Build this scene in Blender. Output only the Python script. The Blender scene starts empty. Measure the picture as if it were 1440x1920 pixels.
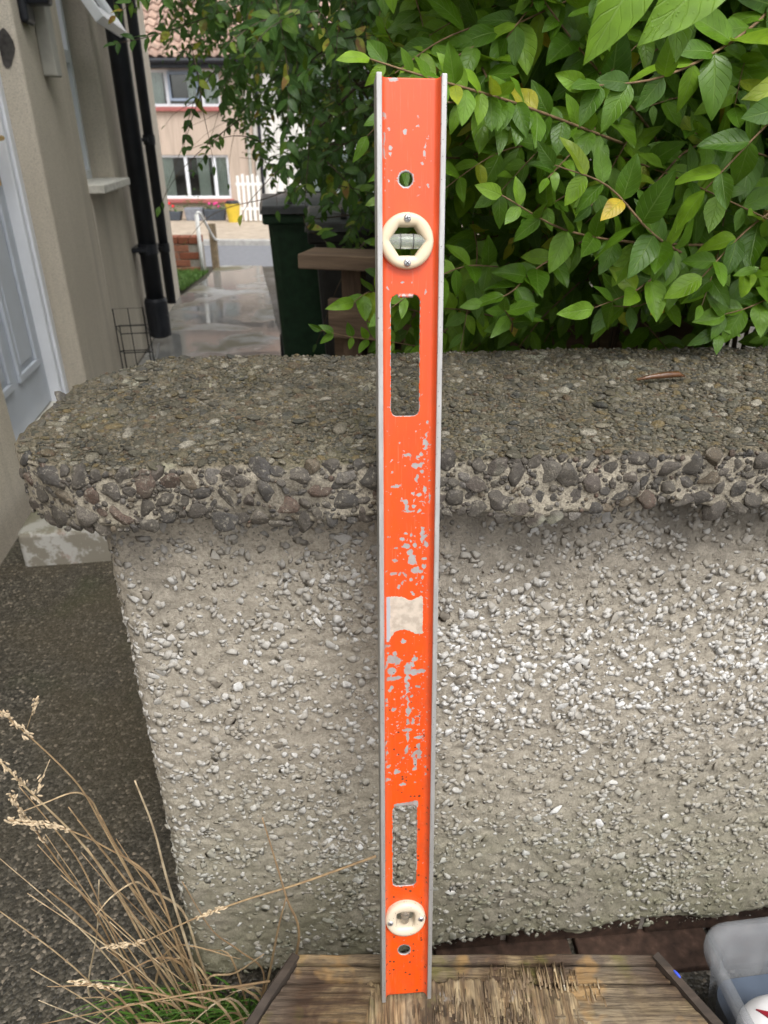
import bpy, bmesh, math, random, bisect
import numpy as np
from mathutils import Vector, Matrix

# ------------------------------------------------------------------ camera, sky, sun, exposure
scene = bpy.context.scene
COL = scene.collection
R = math.radians
CAM_Z = 1.15
cam_data = bpy.data.cameras.new('camera')
cam_data.sensor_fit = 'HORIZONTAL'
cam_data.sensor_width = 27.0
cam_data.lens = 1330 / 1440 * 27.0
cam_data.clip_start = 0.02
cam_data.clip_end = 600
cam_data.dof.use_dof = True
cam_data.dof.focus_distance = 0.70
cam_data.dof.aperture_fstop = 11.0
cam = bpy.data.objects.new('camera', cam_data)
COL.objects.link(cam)
cam.location = (0, 0, CAM_Z)
cam.rotation_euler = (R(90 - 28), 0, 0)
scene.camera = cam

SUN_EL, SUN_AZ = R(60), R(160)          # azimuth clockwise from +Y: behind the camera, a little to its right
world = bpy.data.worlds.new('World')
scene.world = world
world.use_nodes = True
wn = world.node_tree
bg = wn.nodes['Background']
sky = wn.nodes.new('ShaderNodeTexSky')
sky.sky_type = 'NISHITA'
sky.sun_disc = False
sky.sun_elevation = SUN_EL
sky.sun_rotation = SUN_AZ
sky.air_density = 1.0
sky.dust_density = 4.0
sky.ozone_density = 1.0
hs = wn.nodes.new('ShaderNodeHueSaturation')   # overcast: nearly colourless sky
hs.inputs['Saturation'].default_value = 0.12
wn.links.new(sky.outputs[0], hs.inputs['Color'])
wn.links.new(hs.outputs[0], bg.inputs['Color'])
bg.inputs['Strength'].default_value = 0.15
sun_l = bpy.data.lights.new('sun', 'SUN')
sun_l.energy = 0.8
sun_l.angle = R(35)
sun_l.color = (1.0, 0.96, 0.9)
sun = bpy.data.objects.new('sun', sun_l)
COL.objects.link(sun)
sd = Vector((math.sin(SUN_AZ) * math.cos(SUN_EL), math.cos(SUN_AZ) * math.cos(SUN_EL), math.sin(SUN_EL)))
sun.rotation_euler = sd.to_track_quat('Z', 'Y').to_euler()
sun.location = sd * 20
vs = scene.view_settings
vs.view_transform = 'Standard'
vs.look = 'None'
vs.gamma = 1.0
vs.use_curve_mapping = False
vs.exposure = 1.03
scene.cycles.max_bounces = 6
scene.cycles.diffuse_bounces = 3
scene.cycles.glossy_bounces = 3
scene.cycles.transmission_bounces = 5
scene.cycles.transparent_max_bounces = 8
scene.cycles.use_denoising = True
scene.cycles.use_adaptive_sampling = True
scene.cycles.adaptive_threshold = 0.02

rng = np.random.default_rng(11)
random.seed(11)

# ------------------------------------------------------------------ helpers
def tag(o, label=None, cat=None, group=None, kind=None):
    if label: o['label'] = label
    if cat: o['category'] = cat
    if group: o['group'] = group
    if kind: o['kind'] = kind
    return o

def empty(name, loc=(0, 0, 0), rz=0.0, rot=None):
    o = bpy.data.objects.new(name, None)
    COL.objects.link(o)
    o.location = loc
    o.rotation_euler = rot if rot else (0, 0, rz)
    o.empty_display_size = 0.05
    return o

def link(name, me, mat=None, parent=None):
    o = bpy.data.objects.new(name, me)
    COL.objects.link(o)
    if mat is not None and not me.materials: me.materials.append(mat)
    if parent is not None: o.parent = parent
    return o

def mesh_np(name, V, F, mat=None, parent=None, smooth=False, attrs=None, uv=None, data_only=False):
    """V (n,3), F (m,k) arrays with constant k."""
    V = np.asarray(V, dtype=np.float32); F = np.asarray(F, dtype=np.int32)
    me = bpy.data.meshes.new(name)
    me.vertices.add(len(V)); me.vertices.foreach_set('co', V.ravel())
    m, k = F.shape
    me.loops.add(m * k); me.loops.foreach_set('vertex_index', F.ravel())
    me.polygons.add(m)
    me.polygons.foreach_set('loop_start', np.arange(0, m * k, k, dtype=np.int32))
    me.polygons.foreach_set('loop_total', np.full(m, k, dtype=np.int32))
    if smooth: me.polygons.foreach_set('use_smooth', np.ones(m, dtype=bool))
    if attrs:
        for an, av in attrs.items():
            a = me.attributes.new(an, 'FLOAT', 'POINT')
            a.data.foreach_set('value', np.asarray(av, dtype=np.float32))
    if uv is not None:
        l = me.uv_layers.new(name='UVMap')
        l.data.foreach_set('uv', np.asarray(uv, dtype=np.float32)[F.ravel()].ravel())
    me.update(calc_edges=True)
    me.validate()
    if mat is not None: me.materials.append(mat)
    if data_only: return me
    return link(name, me, None, parent)

class MB:
    """collects shapes into one mesh"""
    def __init__(self): self.v = []; self.f = []
    def add(self, V, F):
        b = len(self.v); self.v += [tuple(p) for p in V]; self.f += [[i + b for i in q] for q in F]; return self
    def box(self, x0, x1, y0, y1, z0, z1, M=None):
        V = [(x, y, z) for x in (x0, x1) for y in (y0, y1) for z in (z0, z1)]
        if M is not None: V = [M @ Vector(p) for p in V]
        return self.add(V, [(0, 1, 3, 2), (4, 6, 7, 5), (0, 4, 5, 1), (2, 3, 7, 6), (0, 2, 6, 4), (1, 5, 7, 3)])
    def prism(self, poly, z0, z1):
        n = len(poly)
        V = [(x, y, z0) for x, y in poly] + [(x, y, z1) for x, y in poly]
        F = [tuple(range(n))[::-1], tuple(range(n, 2 * n))] + [(i, (i + 1) % n, n + (i + 1) % n, n + i) for i in range(n)]
        return self.add(V, F)
    def tube(self, pts, r, n=8, cap=True):
        V, F = tube_np(pts, r, n, cap)
        return self.add(V, F)
    def lathe(self, prof, n=24, M=None):
        V = []; F = []
        for rr, z in prof:
            for k in range(n):
                a = 2 * math.pi * k / n
                p = Vector((rr * math.cos(a), rr * math.sin(a), z))
                V.append(M @ p if M is not None else p)
        for i in range(len(prof) - 1):
            for k in range(n):
                F.append((i * n + k, i * n + (k + 1) % n, (i + 1) * n + (k + 1) % n, (i + 1) * n + k))
        return self.add(V, F)
    def build(self, name, mat, parent=None, bevel=0.0, seg=2, smooth=False):
        me = bpy.data.meshes.new(name)
        me.from_pydata(self.v, [], self.f)
        me.update()
        bm = bmesh.new(); bm.from_mesh(me)
        if bevel > 0:
            bm.normal_update()
            es = [e for e in bm.edges if len(e.link_faces) == 2 and e.calc_face_angle(0) > 0.5]
            bmesh.ops.bevel(bm, geom=es, offset=bevel, segments=seg, affect='EDGES', profile=0.5, clamp_overlap=True)
        bmesh.ops.recalc_face_normals(bm, faces=bm.faces)
        bm.to_mesh(me); bm.free()
        if smooth:
            me.polygons.foreach_set('use_smooth', np.ones(len(me.polygons), dtype=bool))
        me.materials.append(mat)
        return link(name, me, None, parent)

def tube_np(pts, r, n=8, cap=True):
    pts = [Vector(p) for p in pts]
    if not hasattr(r, '__len__'): r = [r] * len(pts)
    V = []; F = []
    t = (pts[1] - pts[0]).normalized()
    u = t.orthogonal().normalized()
    for i, p in enumerate(pts):
        a = pts[max(i - 1, 0)]; b = pts[min(i + 1, len(pts) - 1)]
        t = (b - a).normalized()
        u = (u - t * u.dot(t)).normalized()
        w = t.cross(u)
        for k in range(n):
            g = 2 * math.pi * k / n
            V.append(tuple(p + (u * math.cos(g) + w * math.sin(g)) * r[i]))
    for i in range(len(pts) - 1):
        for k in range(n):
            F.append((i * n + k, i * n + (k + 1) % n, (i + 1) * n + (k + 1) % n, (i + 1) * n + k))
    if cap:
        F.append(tuple(range(n))[::-1]); b = (len(pts) - 1) * n
        F.append(tuple(range(b, b + n)))
    return V, F

def smooth_pts(pts, n):
    """Catmull-Rom through points"""
    P = [Vector(p) for p in pts]
    P = [P[0] * 2 - P[1]] + P + [P[-1] * 2 - P[-2]]
    out = []
    for i in range(1, len(P) - 2):
        for k in range(n):
            t = k / n
            out.append(0.5 * ((2 * P[i]) + (P[i + 1] - P[i - 1]) * t + (2 * P[i - 1] - 5 * P[i] + 4 * P[i + 1] - P[i + 2]) * t * t + (3 * P[i] - P[i - 1] - 3 * P[i + 1] + P[i + 2]) * t ** 3))
    out.append(P[-2].copy())
    return out

def vnoise(P, seed=0):
    P = np.asarray(P, dtype=np.float64)
    i = np.floor(P).astype(np.int64); f = P - i; f = f * f * (3 - 2 * f)
    def h(a, b, c):
        n = (a * 374761393 + b * 668265263 + c * 2147483647 + seed * 1274126177) & 0xffffffff
        n = ((n ^ (n >> 13)) * 1274126177) & 0xffffffff
        n = (n ^ (n >> 16)) & 0xffff
        return n / 32767.5 - 1.0
    x, y, z = i[:, 0], i[:, 1], i[:, 2]
    fx, fy, fz = f[:, 0], f[:, 1], f[:, 2]
    def L(a, b, t): return a + (b - a) * t
    return L(L(L(h(x, y, z), h(x + 1, y, z), fx), L(h(x, y + 1, z), h(x + 1, y + 1, z), fx), fy),
             L(L(h(x, y, z + 1), h(x + 1, y, z + 1), fx), L(h(x, y + 1, z + 1), h(x + 1, y + 1, z + 1), fx), fy), fz)

def fbm(P, scale, octv=3, seed=0):
    P = np.asarray(P) * scale
    o = 0; a = 1
    for k in range(octv):
        o = o + a * vnoise(P * 2 ** k + 17.3 * k, seed + k); a *= 0.5
    return o

def ico(sub):
    bm = bmesh.new(); bmesh.ops.create_icosphere(bm, subdivisions=sub, radius=1.0)
    V = np.array([v.co[:] for v in bm.verts]); F = np.array([[v.index for v in f.verts] for f in bm.faces])
    bm.free(); return V, F

def hull_chip(seed, n=11):
    """angular stone chip, about unit size, flat shaded"""
    r = np.random.default_rng(seed)
    bm = bmesh.new()
    for _ in range(n):
        p = r.normal(size=3); p /= np.linalg.norm(p); p *= r.uniform(0.75, 1.0)
        bm.verts.new(p)
    res = bmesh.ops.convex_hull(bm, input=bm.verts)
    bmesh.ops.delete(bm, geom=[v for v in bm.verts if not v.link_faces], context='VERTS')
    bmesh.ops.triangulate(bm, faces=bm.faces)
    bm.verts.index_update()
    V = np.array([v.co[:] for v in bm.verts]); F = np.array([[v.index for v in f.verts] for f in bm.faces])
    bm.free(); return V, F

def pebble(seed, sub=2):
    V, F = ico(sub)
    V = V * (1 + 0.22 * fbm(V + seed * 3.1, 0.9, 2, seed)[:, None])
    return V, F

def rough_stone(seed):
    """broken gravel stone: faceted but worn"""
    V, F = ico(3)
    r = np.random.default_rng(900 + seed)
    d = r.normal(size=(9, 3)); d /= np.linalg.norm(d, axis=1)[:, None]; h = r.uniform(.50, .92, 9)
    for k in range(9):
        t = V @ d[k]; V = V - np.clip(t - h[k], 0, None)[:, None] * d[k] * .92
    V = V * (1 + .10 * fbm(V + seed * 2.3, 2.6, 3, seed)[:, None])
    return V, F

def scatter(name, tmpl, which, M, T, mat, parent, rnd, smooth=False, uvs=None, kind='stuff'):
    """joined copies: tmpl list of (V,F); which (N,), M (N,3,3), T (N,3)"""
    Vs, Fs, Rs, Us = [], [], [], []
    base = 0
    for k, (V, F) in enumerate(tmpl):
        ix = np.nonzero(which == k)[0]
        if len(ix) == 0: continue
        W = np.einsum('nij,vj->nvi', M[ix], V) + T[ix][:, None, :]
        nv = len(V)
        Vs.append(W.reshape(-1, 3))
        Fs.append((F[None] + (np.arange(len(ix)) * nv)[:, None, None] + base).reshape(-1, F.shape[1]))
        Rs.append(np.repeat(rnd[ix], nv))
        if uvs is not None: Us.append(np.tile(uvs[k], (len(ix), 1)))
        base += nv * len(ix)
    o = mesh_np(name, np.concatenate(Vs), np.concatenate(Fs), mat, parent, smooth,
                {'rnd': np.concatenate(Rs)}, np.concatenate(Us) if uvs is not None else None)
    if kind: o['kind'] = kind
    return o

def pieces(name, tmpl, which, M, T, mat, parent, rnd, smooth=False, uvs=None):
    """single objects sharing a few meshes"""
    mes = [mesh_np(name, V, F, mat, None, smooth, {'rnd': np.full(len(V), -1.0)}, uvs[k] if uvs is not None else None, data_only=True) for k, (V, F) in enumerate(tmpl)]
    for i in range(len(which)):
        o = bpy.data.objects.new(name, mes[int(which[i])])
        COL.objects.link(o)
        m = Matrix([list(M[i][r]) + [T[i][r]] for r in range(3)] + [[0, 0, 0, 1]])
        o.parent = parent
        o.matrix_basis = m

def rot_frames(normal, spin, scale):
    """frames whose z follows normal; (N,3),(N,),(N,3) -> (N,3,3) with columns scaled"""
    n = normal / np.linalg.norm(normal, axis=1)[:, None]
    ref = np.where(np.abs(n[:, 2:3]) < 0.9, np.array([[0, 0, 1.0]]), np.array([[1.0, 0, 0]]))
    u = np.cross(ref, n); u /= np.linalg.norm(u, axis=1)[:, None]
    v = np.cross(n, u)
    c, s = np.cos(spin)[:, None], np.sin(spin)[:, None]
    a = u * c + v * s; b = -u * s + v * c
    return np.stack([a * scale[:, 0:1], b * scale[:, 1:2], n * scale[:, 2:3]], axis=2)

# ------------------------------------------------------------------ material helpers
class MT:
    def __init__(self, name, rough=0.8, spec=0.3):
        self.m = bpy.data.materials.new(name); self.m.use_nodes = True
        self.t = self.m.node_tree
        self.b = self.t.nodes['Principled BSDF']
        self.b.inputs['Roughness'].default_value = rough
        self.b.inputs['Specular IOR Level'].default_value = spec
    def n(self, typ, ins=None, out=0, **props):
        nd = self.t.nodes.new('ShaderNode' + typ)
        for k, v in props.items(): setattr(nd, k, v)
        for k, v in (ins or {}).items(): self.put(nd.inputs[k], v)
        return nd.outputs[out]
    def put(self, sock, v):
        if hasattr(v, 'is_linked'): self.t.links.new(v, sock)
        elif isinstance(v, (tuple, list)) and sock.type == 'RGBA' and len(v) == 3: sock.default_value = (*v, 1)
        else: sock.default_value = v
    def obj(self): return self.n('TexCoord', out=3)
    def uv(self): return self.n('TexCoord', out=2)
    def pos(self): return self.n('NewGeometry', out=0)
    def attr(self, name): return self.n('Attribute', out=2, attribute_name=name)
    def orand(self): return self.n('ObjectInfo', out=5)
    def rnd(self):
        a = self.attr('rnd')                     # single pieces carry -1 and take the object's own random number
        return self.math('ADD', self.math('MAXIMUM', a, 0.0), self.math('MULTIPLY', self.math('LESS_THAN', a, -.5), self.orand()))
    def noise(self, vec, scale, detail=3.0, rough=0.55, dist=0.0, out=0):
        return self.n('TexNoise', {'Vector': vec, 'Scale': scale, 'Detail': detail, 'Roughness': rough, 'Distortion': dist}, out)
    def voro(self, vec, scale, feature='F1', out=0):
        return self.n('TexVoronoi', {'Vector': vec, 'Scale': scale}, out, feature=feature)
    def ramp(self, fac, stops, interp='LINEAR'):
        nd = self.t.nodes.new('ShaderNodeValToRGB')
        cr = nd.color_ramp; cr.interpolation = interp
        while len(cr.elements) < len(stops): cr.elements.new(0.5)
        for e, (p, c) in zip(cr.elements, stops):
            e.position = p
            e.color = (c, c, c, 1) if not isinstance(c, (tuple, list)) else (*c, 1)
        self.put(nd.inputs[0], fac)
        return nd.outputs[0]
    def mix(self, fac, a, b, mode='MIX'):
        nd = self.t.nodes.new('ShaderNodeMix'); nd.data_type = 'RGBA'; nd.blend_type = mode
        self.put(nd.inputs[0], fac); self.put(nd.inputs[6], a); self.put(nd.inputs[7], b)
        return nd.outputs[2]
    def math(self, op, a, b=0.0, c=0.0, clamp=False):
        nd = self.t.nodes.new('ShaderNodeMath'); nd.operation = op; nd.use_clamp = clamp
        self.put(nd.inputs[0], a); self.put(nd.inputs[1], b); self.put(nd.inputs[2], c)
        return nd.outputs[0]
    def sep(self, vec, axis): return self.n('SeparateXYZ', {0: vec}, axis)
    def scale(self, vec, s):
        return self.n('Mapping', {'Vector': vec, 'Scale': s})
    def bump(self, h, strength=0.5, dist=0.002, normal=None):
        ins = {'Height': h, 'Strength': strength, 'Distance': dist}
        if normal is not None: ins['Normal'] = normal
        return self.n('Bump', ins)
    def set(self, **k):
        names = dict(color='Base Color', rough='Roughness', normal='Normal', metal='Metallic', spec='Specular IOR Level',
                     trans='Transmission Weight', alpha='Alpha', coat='Coat Weight', ior='IOR')
        for a, v in k.items(): self.put(self.b.inputs[names[a]], v)
        return self

def simple(name, col, rough=0.7, var=0.12, nscale=20.0, bump=0.15, bdist=0.001, metal=0.0, spec=0.3):
    """plain surface with gentle mottling and fine relief"""
    m = MT(name, rough, spec)
    v = m.obj()
    f = m.noise(v, nscale, 5)
    lo = tuple(c * (1 - var) for c in col); hi = tuple(min(1, c * (1 + var)) for c in col)
    m.set(color=m.ramp(f, [(0.3, lo), (0.7, hi)]), metal=metal,
          rough=m.math('MULTIPLY_ADD', f, 0.2, rough - 0.1),
          normal=m.bump(m.noise(v, nscale * 8, 3), bump, bdist))
    return m.m
# ------------------------------------------------------------------ materials of the setting
def make_ground():
    m = MT('ground_aggregate', 0.55, 0.4)
    p = m.pos()
    big = m.noise(p, 2.2, 4)
    v1 = m.n('TexVoronoi', {'Vector': p, 'Scale': 190.0}, 1)
    sp = m.n('TexVoronoi', {'Vector': p, 'Scale': 190.0}, 0)
    g = m.n('SeparateColor', {0: v1}, 0)
    g2 = m.n('SeparateColor', {0: v1}, 1)
    stone = m.ramp(g, [(0.0, (.022, .020, .016)), (0.4, (.044, .040, .031)), (0.75, (.075, .067, .052)), (0.93, (.125, .112, .09)), (1.0, (.26, .22, .17))])
    moss = m.mix(m.ramp(big, [(0.42, 0.0), (0.62, 0.45)]), stone, (.075, .058, .03))
    green = m.mix(m.ramp(m.noise(p, 5.0, 4), [(0.55, 0.0), (0.75, 0.4)]), moss, (.035, .045, .015))
    m.set(color=green, rough=m.ramp(big, [(0.35, .38), (0.65, .7)]),
          normal=m.bump(m.math('ADD', m.ramp(sp, [(0.0, 1.0), (0.8, 0.0)]), m.math('MULTIPLY', g2, .7)), 0.8, 0.002))
    return m.m

def make_wet_concrete():
    m = MT('wet_concrete', 0.5, 0.5)
    p = m.pos()
    big = m.noise(p, 1.9, 5, .6)
    fine = m.noise(p, 60, 5)
    wet = m.ramp(m.noise(p, 1.7, 3, dist=.4), [(0.50, 1.0), (0.62, 0.0)])
    dry = m.mix(m.ramp(big, [(0.42, 0.0), (0.54, 1.0)]), (.46, .46, .45), (.15, .135, .07))
    dry = m.mix(m.ramp(fine, [(0.35, .35), (0.65, 0.0)]), dry, (.08, .075, .06))
    m.set(color=m.mix(wet, dry, (.22, .222, .215)), rough=m.ramp(wet, [(0.0, .55), (1.0, .07)]),
          normal=m.bump(fine, m.math('MULTIPLY_ADD', wet, -.5, .52), 0.002))
    return m.m

def make_render(name, col, dirt, scale=240.0, bdist=0.0035):
    m = MT(name, 0.88, 0.2)
    p = m.pos()
    f = m.noise(p, scale, 3, 0.7)
    big = m.noise(m.scale(p, (1, 1, .35)), 3.2, 5)
    c = m.mix(m.ramp(big, [(0.38, .75), (0.66, 0.0)]), col, dirt)
    c = m.mix(m.ramp(f, [(0.32, .7), (0.56, 0.0)]), c, tuple(x * .55 for x in dirt))
    sk = m.noise(m.scale(p, (1, 1, .06)), 9, 4, .6)
    c = m.mix(m.ramp(sk, [(.50, 0.0), (.70, .45)]), c, tuple(x * .55 for x in dirt))
    m.set(color=c, normal=m.bump(f, .7, bdist))
    return m.m

M_GROUND = make_ground()
M_CONC = make_wet_concrete()
M_RENDER = make_render('house_render', (.68, .61, .51), (.53, .475, .385))
M_REVEAL = M_RENDER
M_FARPINK = make_render('pink_render', (.56, .45, .37), (.48, .39, .315), 160, .004)
M_FARWHITE = make_render('white_render', (.82, .81, .78), (.68, .67, .63), 160, .004)
M_UPVC = simple('white_upvc', (.74, .76, .80), .35, .04, 9, .05)
M_DOOR = simple('grey_door_paint', (.52, .56, .62), .4, .05, 9, .06)
M_SILLC = simple('painted_concrete_sill', (.62, .60, .54), .75, .2, 30, .3)
M_BLACKP = simple('black_plastic', (.018, .02, .025), .38, .25, 12, .1)
M_BRASS = simple('brass', (.60, .40, .12), .3, .2, 40, .1, metal=1.0)
M_GREYBOX = simple('grey_plastic', (.38, .37, .33), .55, .12, 20, .1)
M_REDSILL = simple('red_sill_paint', (.36, .12, .11), .6, .15, 15, .1)
M_ASPH = simple('asphalt', (.16, .165, .18), .6, .2, 12, .5, .004)
M_PAVE = simple('forecourt_paving', (.36, .30, .235), .75, .25, 5, .3, .003)
M_CURTAIN = simple('net_curtain', (.66, .69, .66), .9, .15, 30, .3, .01)
M_KERB = simple('kerb_stone', (.33, .32, .30), .8, .2, 14, .4)

def make_pane():
    m = MT('window_glass', 0.03, 0.5)
    tr = m.n('BsdfTransparent', {'Color': (.86, .9, .88, 1)}); gl = m.n('BsdfGlossy', {'Color': (.9, .9, .9, 1), 'Roughness': .03})
    mx = m.n('MixShader', {0: m.math('MULTIPLY_ADD', m.n('Fresnel', {'IOR': 1.5}), .9, .06), 1: tr, 2: gl})
    m.t.links.new(mx, m.t.nodes['Material Output'].inputs['Surface'])
    return m.m
M_GLASS = make_pane()

# ------------------------------------------------------------------ ground, path, steps, road
def gz(Y):
    return float(np.interp(Y, [-50, 2.0, 4.5, 8.3, 8.35, 9.4, 9.6, 400], [0, 0, -.09, -.15, -.3, -.70, -.70, -.70]))

ys = [-6, 0, 1, 2, 2.6, 3.2, 3.8, 4.5, 6, 7, 8.3, 8.35, 9.4, 9.6, 14, 20, 40, 100, 400]
xs = [-300, -40, -8, -3, -1.5, 0, 1.5, 4, 12, 40, 300]
gv = [(x, y, gz(y)) for y in ys for x in xs]
nx = len(xs)
gf = [(j * nx + i, j * nx + i + 1, (j + 1) * nx + i + 1, (j + 1) * nx + i) for j in range(len(ys) - 1) for i in range(nx - 1)]
g = mesh_np('ground', gv, gf, M_GROUND); tag(g, kind='structure')

def slab_path(name, sections, mat, thick=.03, up=.004):
    """strip from cross sections (Y, x_left, x_right)"""
    V, F = [], []
    for (Y, xl, xr) in sections:
        z = gz(Y) + up
        V += [(xl, Y, z - thick), (xl, Y, z), (xr, Y, z), (xr, Y, z - thick)]
    for i in range(len(sections) - 1):
        a = i * 4; b = a + 4
        F += [(a, a + 1, b + 1, b), (a + 1, a + 2, b + 2, b + 1), (a + 2, a + 3, b + 3, b + 2)]
    F += [(0, 3, 2, 1), (b, b + 1, b + 2, b + 3)]
    me = bpy.data.meshes.new(name); me.from_pydata(V, [], F); me.materials.append(mat)
    o = link(name, me); tag(o, kind='structure'); return o

path_secs = [(2.95, -1.30, -.30), (3.8, -1.42, -.48), (4.5, -1.52, -.62), (5.4, -1.66, -.82), (6.3, -1.80, -.98), (7.3, -1.78, -1.18), (8.28, -1.86, -1.36)]
slab_path('path', path_secs, M_CONC, .03, .012)
# two paving joints are real gaps: thin dark slots are cut by laying the far slabs 8 mm lower
tag(MB().box(-1.92, -1.34, 8.3, 8.72, -.6, -.26).build('garden_step', M_CONC, None, .006), kind='structure')
tag(MB().box(-1.96, -1.38, 8.725, 9.1, -.7, -.39).build('garden_step', M_CONC, None, .006), kind='structure')
tag(MB().box(-2.0, -1.42, 9.105, 9.5, -.8, -.52).build('garden_step', M_CONC, None, .006), kind='structure')
tag(MB().box(-60, 60, 9.6, 13.9, -.74, -.66).build('road', M_ASPH), kind='structure')
tag(MB().box(-60, 60, 13.9, 14.05, -.76, -.56).build('kerb', M_KERB, None, .015), kind='structure')
tag(MB().box(-60, 60, 14.05, 40, -.76, -.585).build('forecourt', M_PAVE), kind='structure')

# lawn by the path, with its grass
M_SOIL = simple('lawn_soil', (.035, .045, .012), .9, .3, 20, .6, .01)
tag(mesh_np('lawn', [(-7, 6.65, gz(6.65) + .02), (-1.82, 6.65, gz(6.65) + .02), (-1.90, 7.8, gz(7.8) + .02), (-7, 7.8, gz(7.8) + .02)], [(0, 1, 2, 3)], M_SOIL), kind='structure')
def make_grass_mat(name, c1, c2, c3):
    m = MT(name, .5, .35)
    r = m.rnd()
    m.set(color=m.ramp(r, [(0, c1), (.55, c2), (1, c3)]))
    m.b.inputs['Subsurface Weight'].default_value = 0.0
    return m.m
M_GRASS = make_grass_mat('green_grass', (.045, .11, .016), (.085, .19, .028), (.16, .27, .06))
def blades(name, n, root, lean, hmin, hmax, wid, mat, parent=None):
    seg = 4
    V, F, Rr = [], [], []
    for i in range(n):
        p = root(); h = random.uniform(hmin, hmax); d = lean(p)
        a = random.uniform(0, 6.28); sx, sy = math.cos(a) * wid, math.sin(a) * wid
        b = len(V); rr = random.random()
        for k in range(seg + 1):
            t = k / seg
            c = Vector(p) + Vector((d[0] * t * t * h, d[1] * t * t * h, h * (t - d[2] * t * t)))
            w = (1 - t) ** .7
            V += [(c.x - sx * w, c.y - sy * w, c.z), (c.x + sx * w + 1e-5, c.y + sy * w, c.z)]
            Rr += [rr, rr]
        F += [(b + 2 * k, b + 2 * k + 1, b + 2 * k + 3, b + 2 * k + 2) for k in range(seg)]
    o = mesh_np(name, V, F, mat, parent, True, {'rnd': Rr})
    return o
gr = blades('lawn_grass', 9000, lambda: (random.uniform(-3.2, -1.84), *(lambda y: (y, gz(y) + .015))(random.uniform(6.66, 7.78))),
            lambda p: (random.uniform(-.7, .7), random.uniform(-.7, .7), .25), .03, .075, .004, M_GRASS)
tag(gr, 'short bright green lawn grass beside the path end', 'grass', kind='stuff')

# ------------------------------------------------------------------ rendered house on the left
HOUSE = empty('rendered_house', (-1.161, 1.819, 0), R(8))
tag(HOUSE, 'beige roughcast house side wall with recessed door and black drainpipes', 'house')
XB = -.22
wall = MB()
def wseg(y0, y1, z0, z1, x1=0.0, x0=XB): wall.box(x0, x1, y0, y1, z0, z1)
wseg(-3.0, .365, -.3, 4.2)
wseg(.365, 1.294, 2.02, 4.2)             # above the door
wseg(1.294, 2.0, -.3, 4.2)
wseg(2.0, 2.66, -.3, .90); wseg(2.0, 2.66, 2.05, 4.2)
wseg(2.66, 4.73, -.3, 4.2)
wall.box(-4.5, XB - .001, 4.4, 4.73, -.3, 4.2)      # back wall of the house
wall.box(-4.5, XB - .001, -3.0, -2.8, -.3, 4.2)
wall.build('wall', M_RENDER, HOUSE, .012, 2)
rf = MB(); rf.add([(.35, -3.2, 4.1), (.35, 4.95, 4.1), (-4.9, 4.95, 6.6), (-4.9, -3.2, 6.6), (.35, -3.2, 4.25), (.35, 4.95, 4.25), (-4.9, 4.95, 6.75), (-4.9, -3.2, 6.75)],
       [(0, 1, 2, 3), (4, 7, 6, 5), (0, 4, 5, 1), (1, 5, 6, 2), (2, 6, 7, 3), (3, 7, 4, 0)])
M_TILE = simple('roof_tile_clay', (.36, .25, .20), .8, .3, 6, .4, .004)
rf.build('roof', M_TILE, HOUSE)
# door with frame in the recess
door = MB()
door.box(-.172, -.135, .44, 1.20, .12, 1.96)
DOOR = door.build('door', M_DOOR, HOUSE, .003)
fr = MB(); fr.box(-.20, -.095, 1.215, 1.292, .0, 2.02); fr.box(-.20, -.095, .367, .438, .0, 2.02); fr.box(-.20, -.095, .438, 1.215, 1.965, 2.02)
fr.box(-.095, -.082, 1.245, 1.292, .0, 2.02)
fr.build('door_frame', M_UPVC, HOUSE, .004)
MB().box(-.20, -.085, .438, 1.215, .0, .11).build('threshold', M_SILLC, HOUSE, .004)
def raised(y0, y1, z0, z1):
    p = MB(); x = -.135
    for a, b, c, d in ((y0, y1, z0, z0 + .03), (y0, y1, z1 - .03, z1), (y0, y0 + .03, z0 + .03, z1 - .03), (y1 - .03, y1, z0 + .03, z1 - .03)):
        p.box(x, x + .014, a, b, c, d)
    p.box(x + .001, x + .009, y0 + .055, y1 - .055, z0 + .055, z1 - .055)
    p.build('panel', M_DOOR, DOOR, .004)
raised(.86, 1.12, .30, .98); raised(.52, .78, .30, .98); raised(.86, 1.12, 1.16, 1.82); raised(.52, .78, 1.16, 1.82)
h = MB(); h.box(-.135, -.128, 1.135, 1.170, .98, 1.22); h.tube([(-.13, 1.152, 1.14), (-.085, 1.152, 1.14), (-.08, 1.14, 1.14), (-.08, 1.03, 1.135)], .009, 10)
h.build('handle', M_BRASS, DOOR, .0)
# window in its opening: frame, pane, opened top sash, sill
w = MB()
for a, b, c, d in ((2.0, 2.05, .93, 2.05), (2.61, 2.66, .93, 2.05), (2.05, 2.61, .93, .98), (2.05, 2.61, 2.0, 2.05), (2.05, 2.61, 1.48, 1.54)):
    w.box(-.18, -.12, a + .001, b - .001, c, d)
WIN = w.build('window', M_UPVC, HOUSE, .004)
MB().box(-.155, -.148, 2.05, 2.61, .98, 1.48).build('pane', M_GLASS, WIN)
Ms = Matrix.Translation((-.115, 0, 2.02)) @ Matrix.Rotation(R(-32), 4, 'Y')
s = MB()
for a, b, c, d in ((2.03, 2.08, -.50, 0), (2.58, 2.63, -.50, 0), (2.08, 2.58, -.50, -.445), (2.08, 2.58, -.05, 0)):
    s.box(0, .045, a, b, c, d, Ms)
SASH = s.build('open_sash', M_UPVC, WIN, .004)
MB().box(.02, .026, 2.08, 2.58, -.445, -.05, Ms).build('pane', M_GLASS, SASH)
MB().box(-.20, .075, 1.985, 2.70, .895, .935).build('sill', M_SILLC, WIN, .006)
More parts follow.
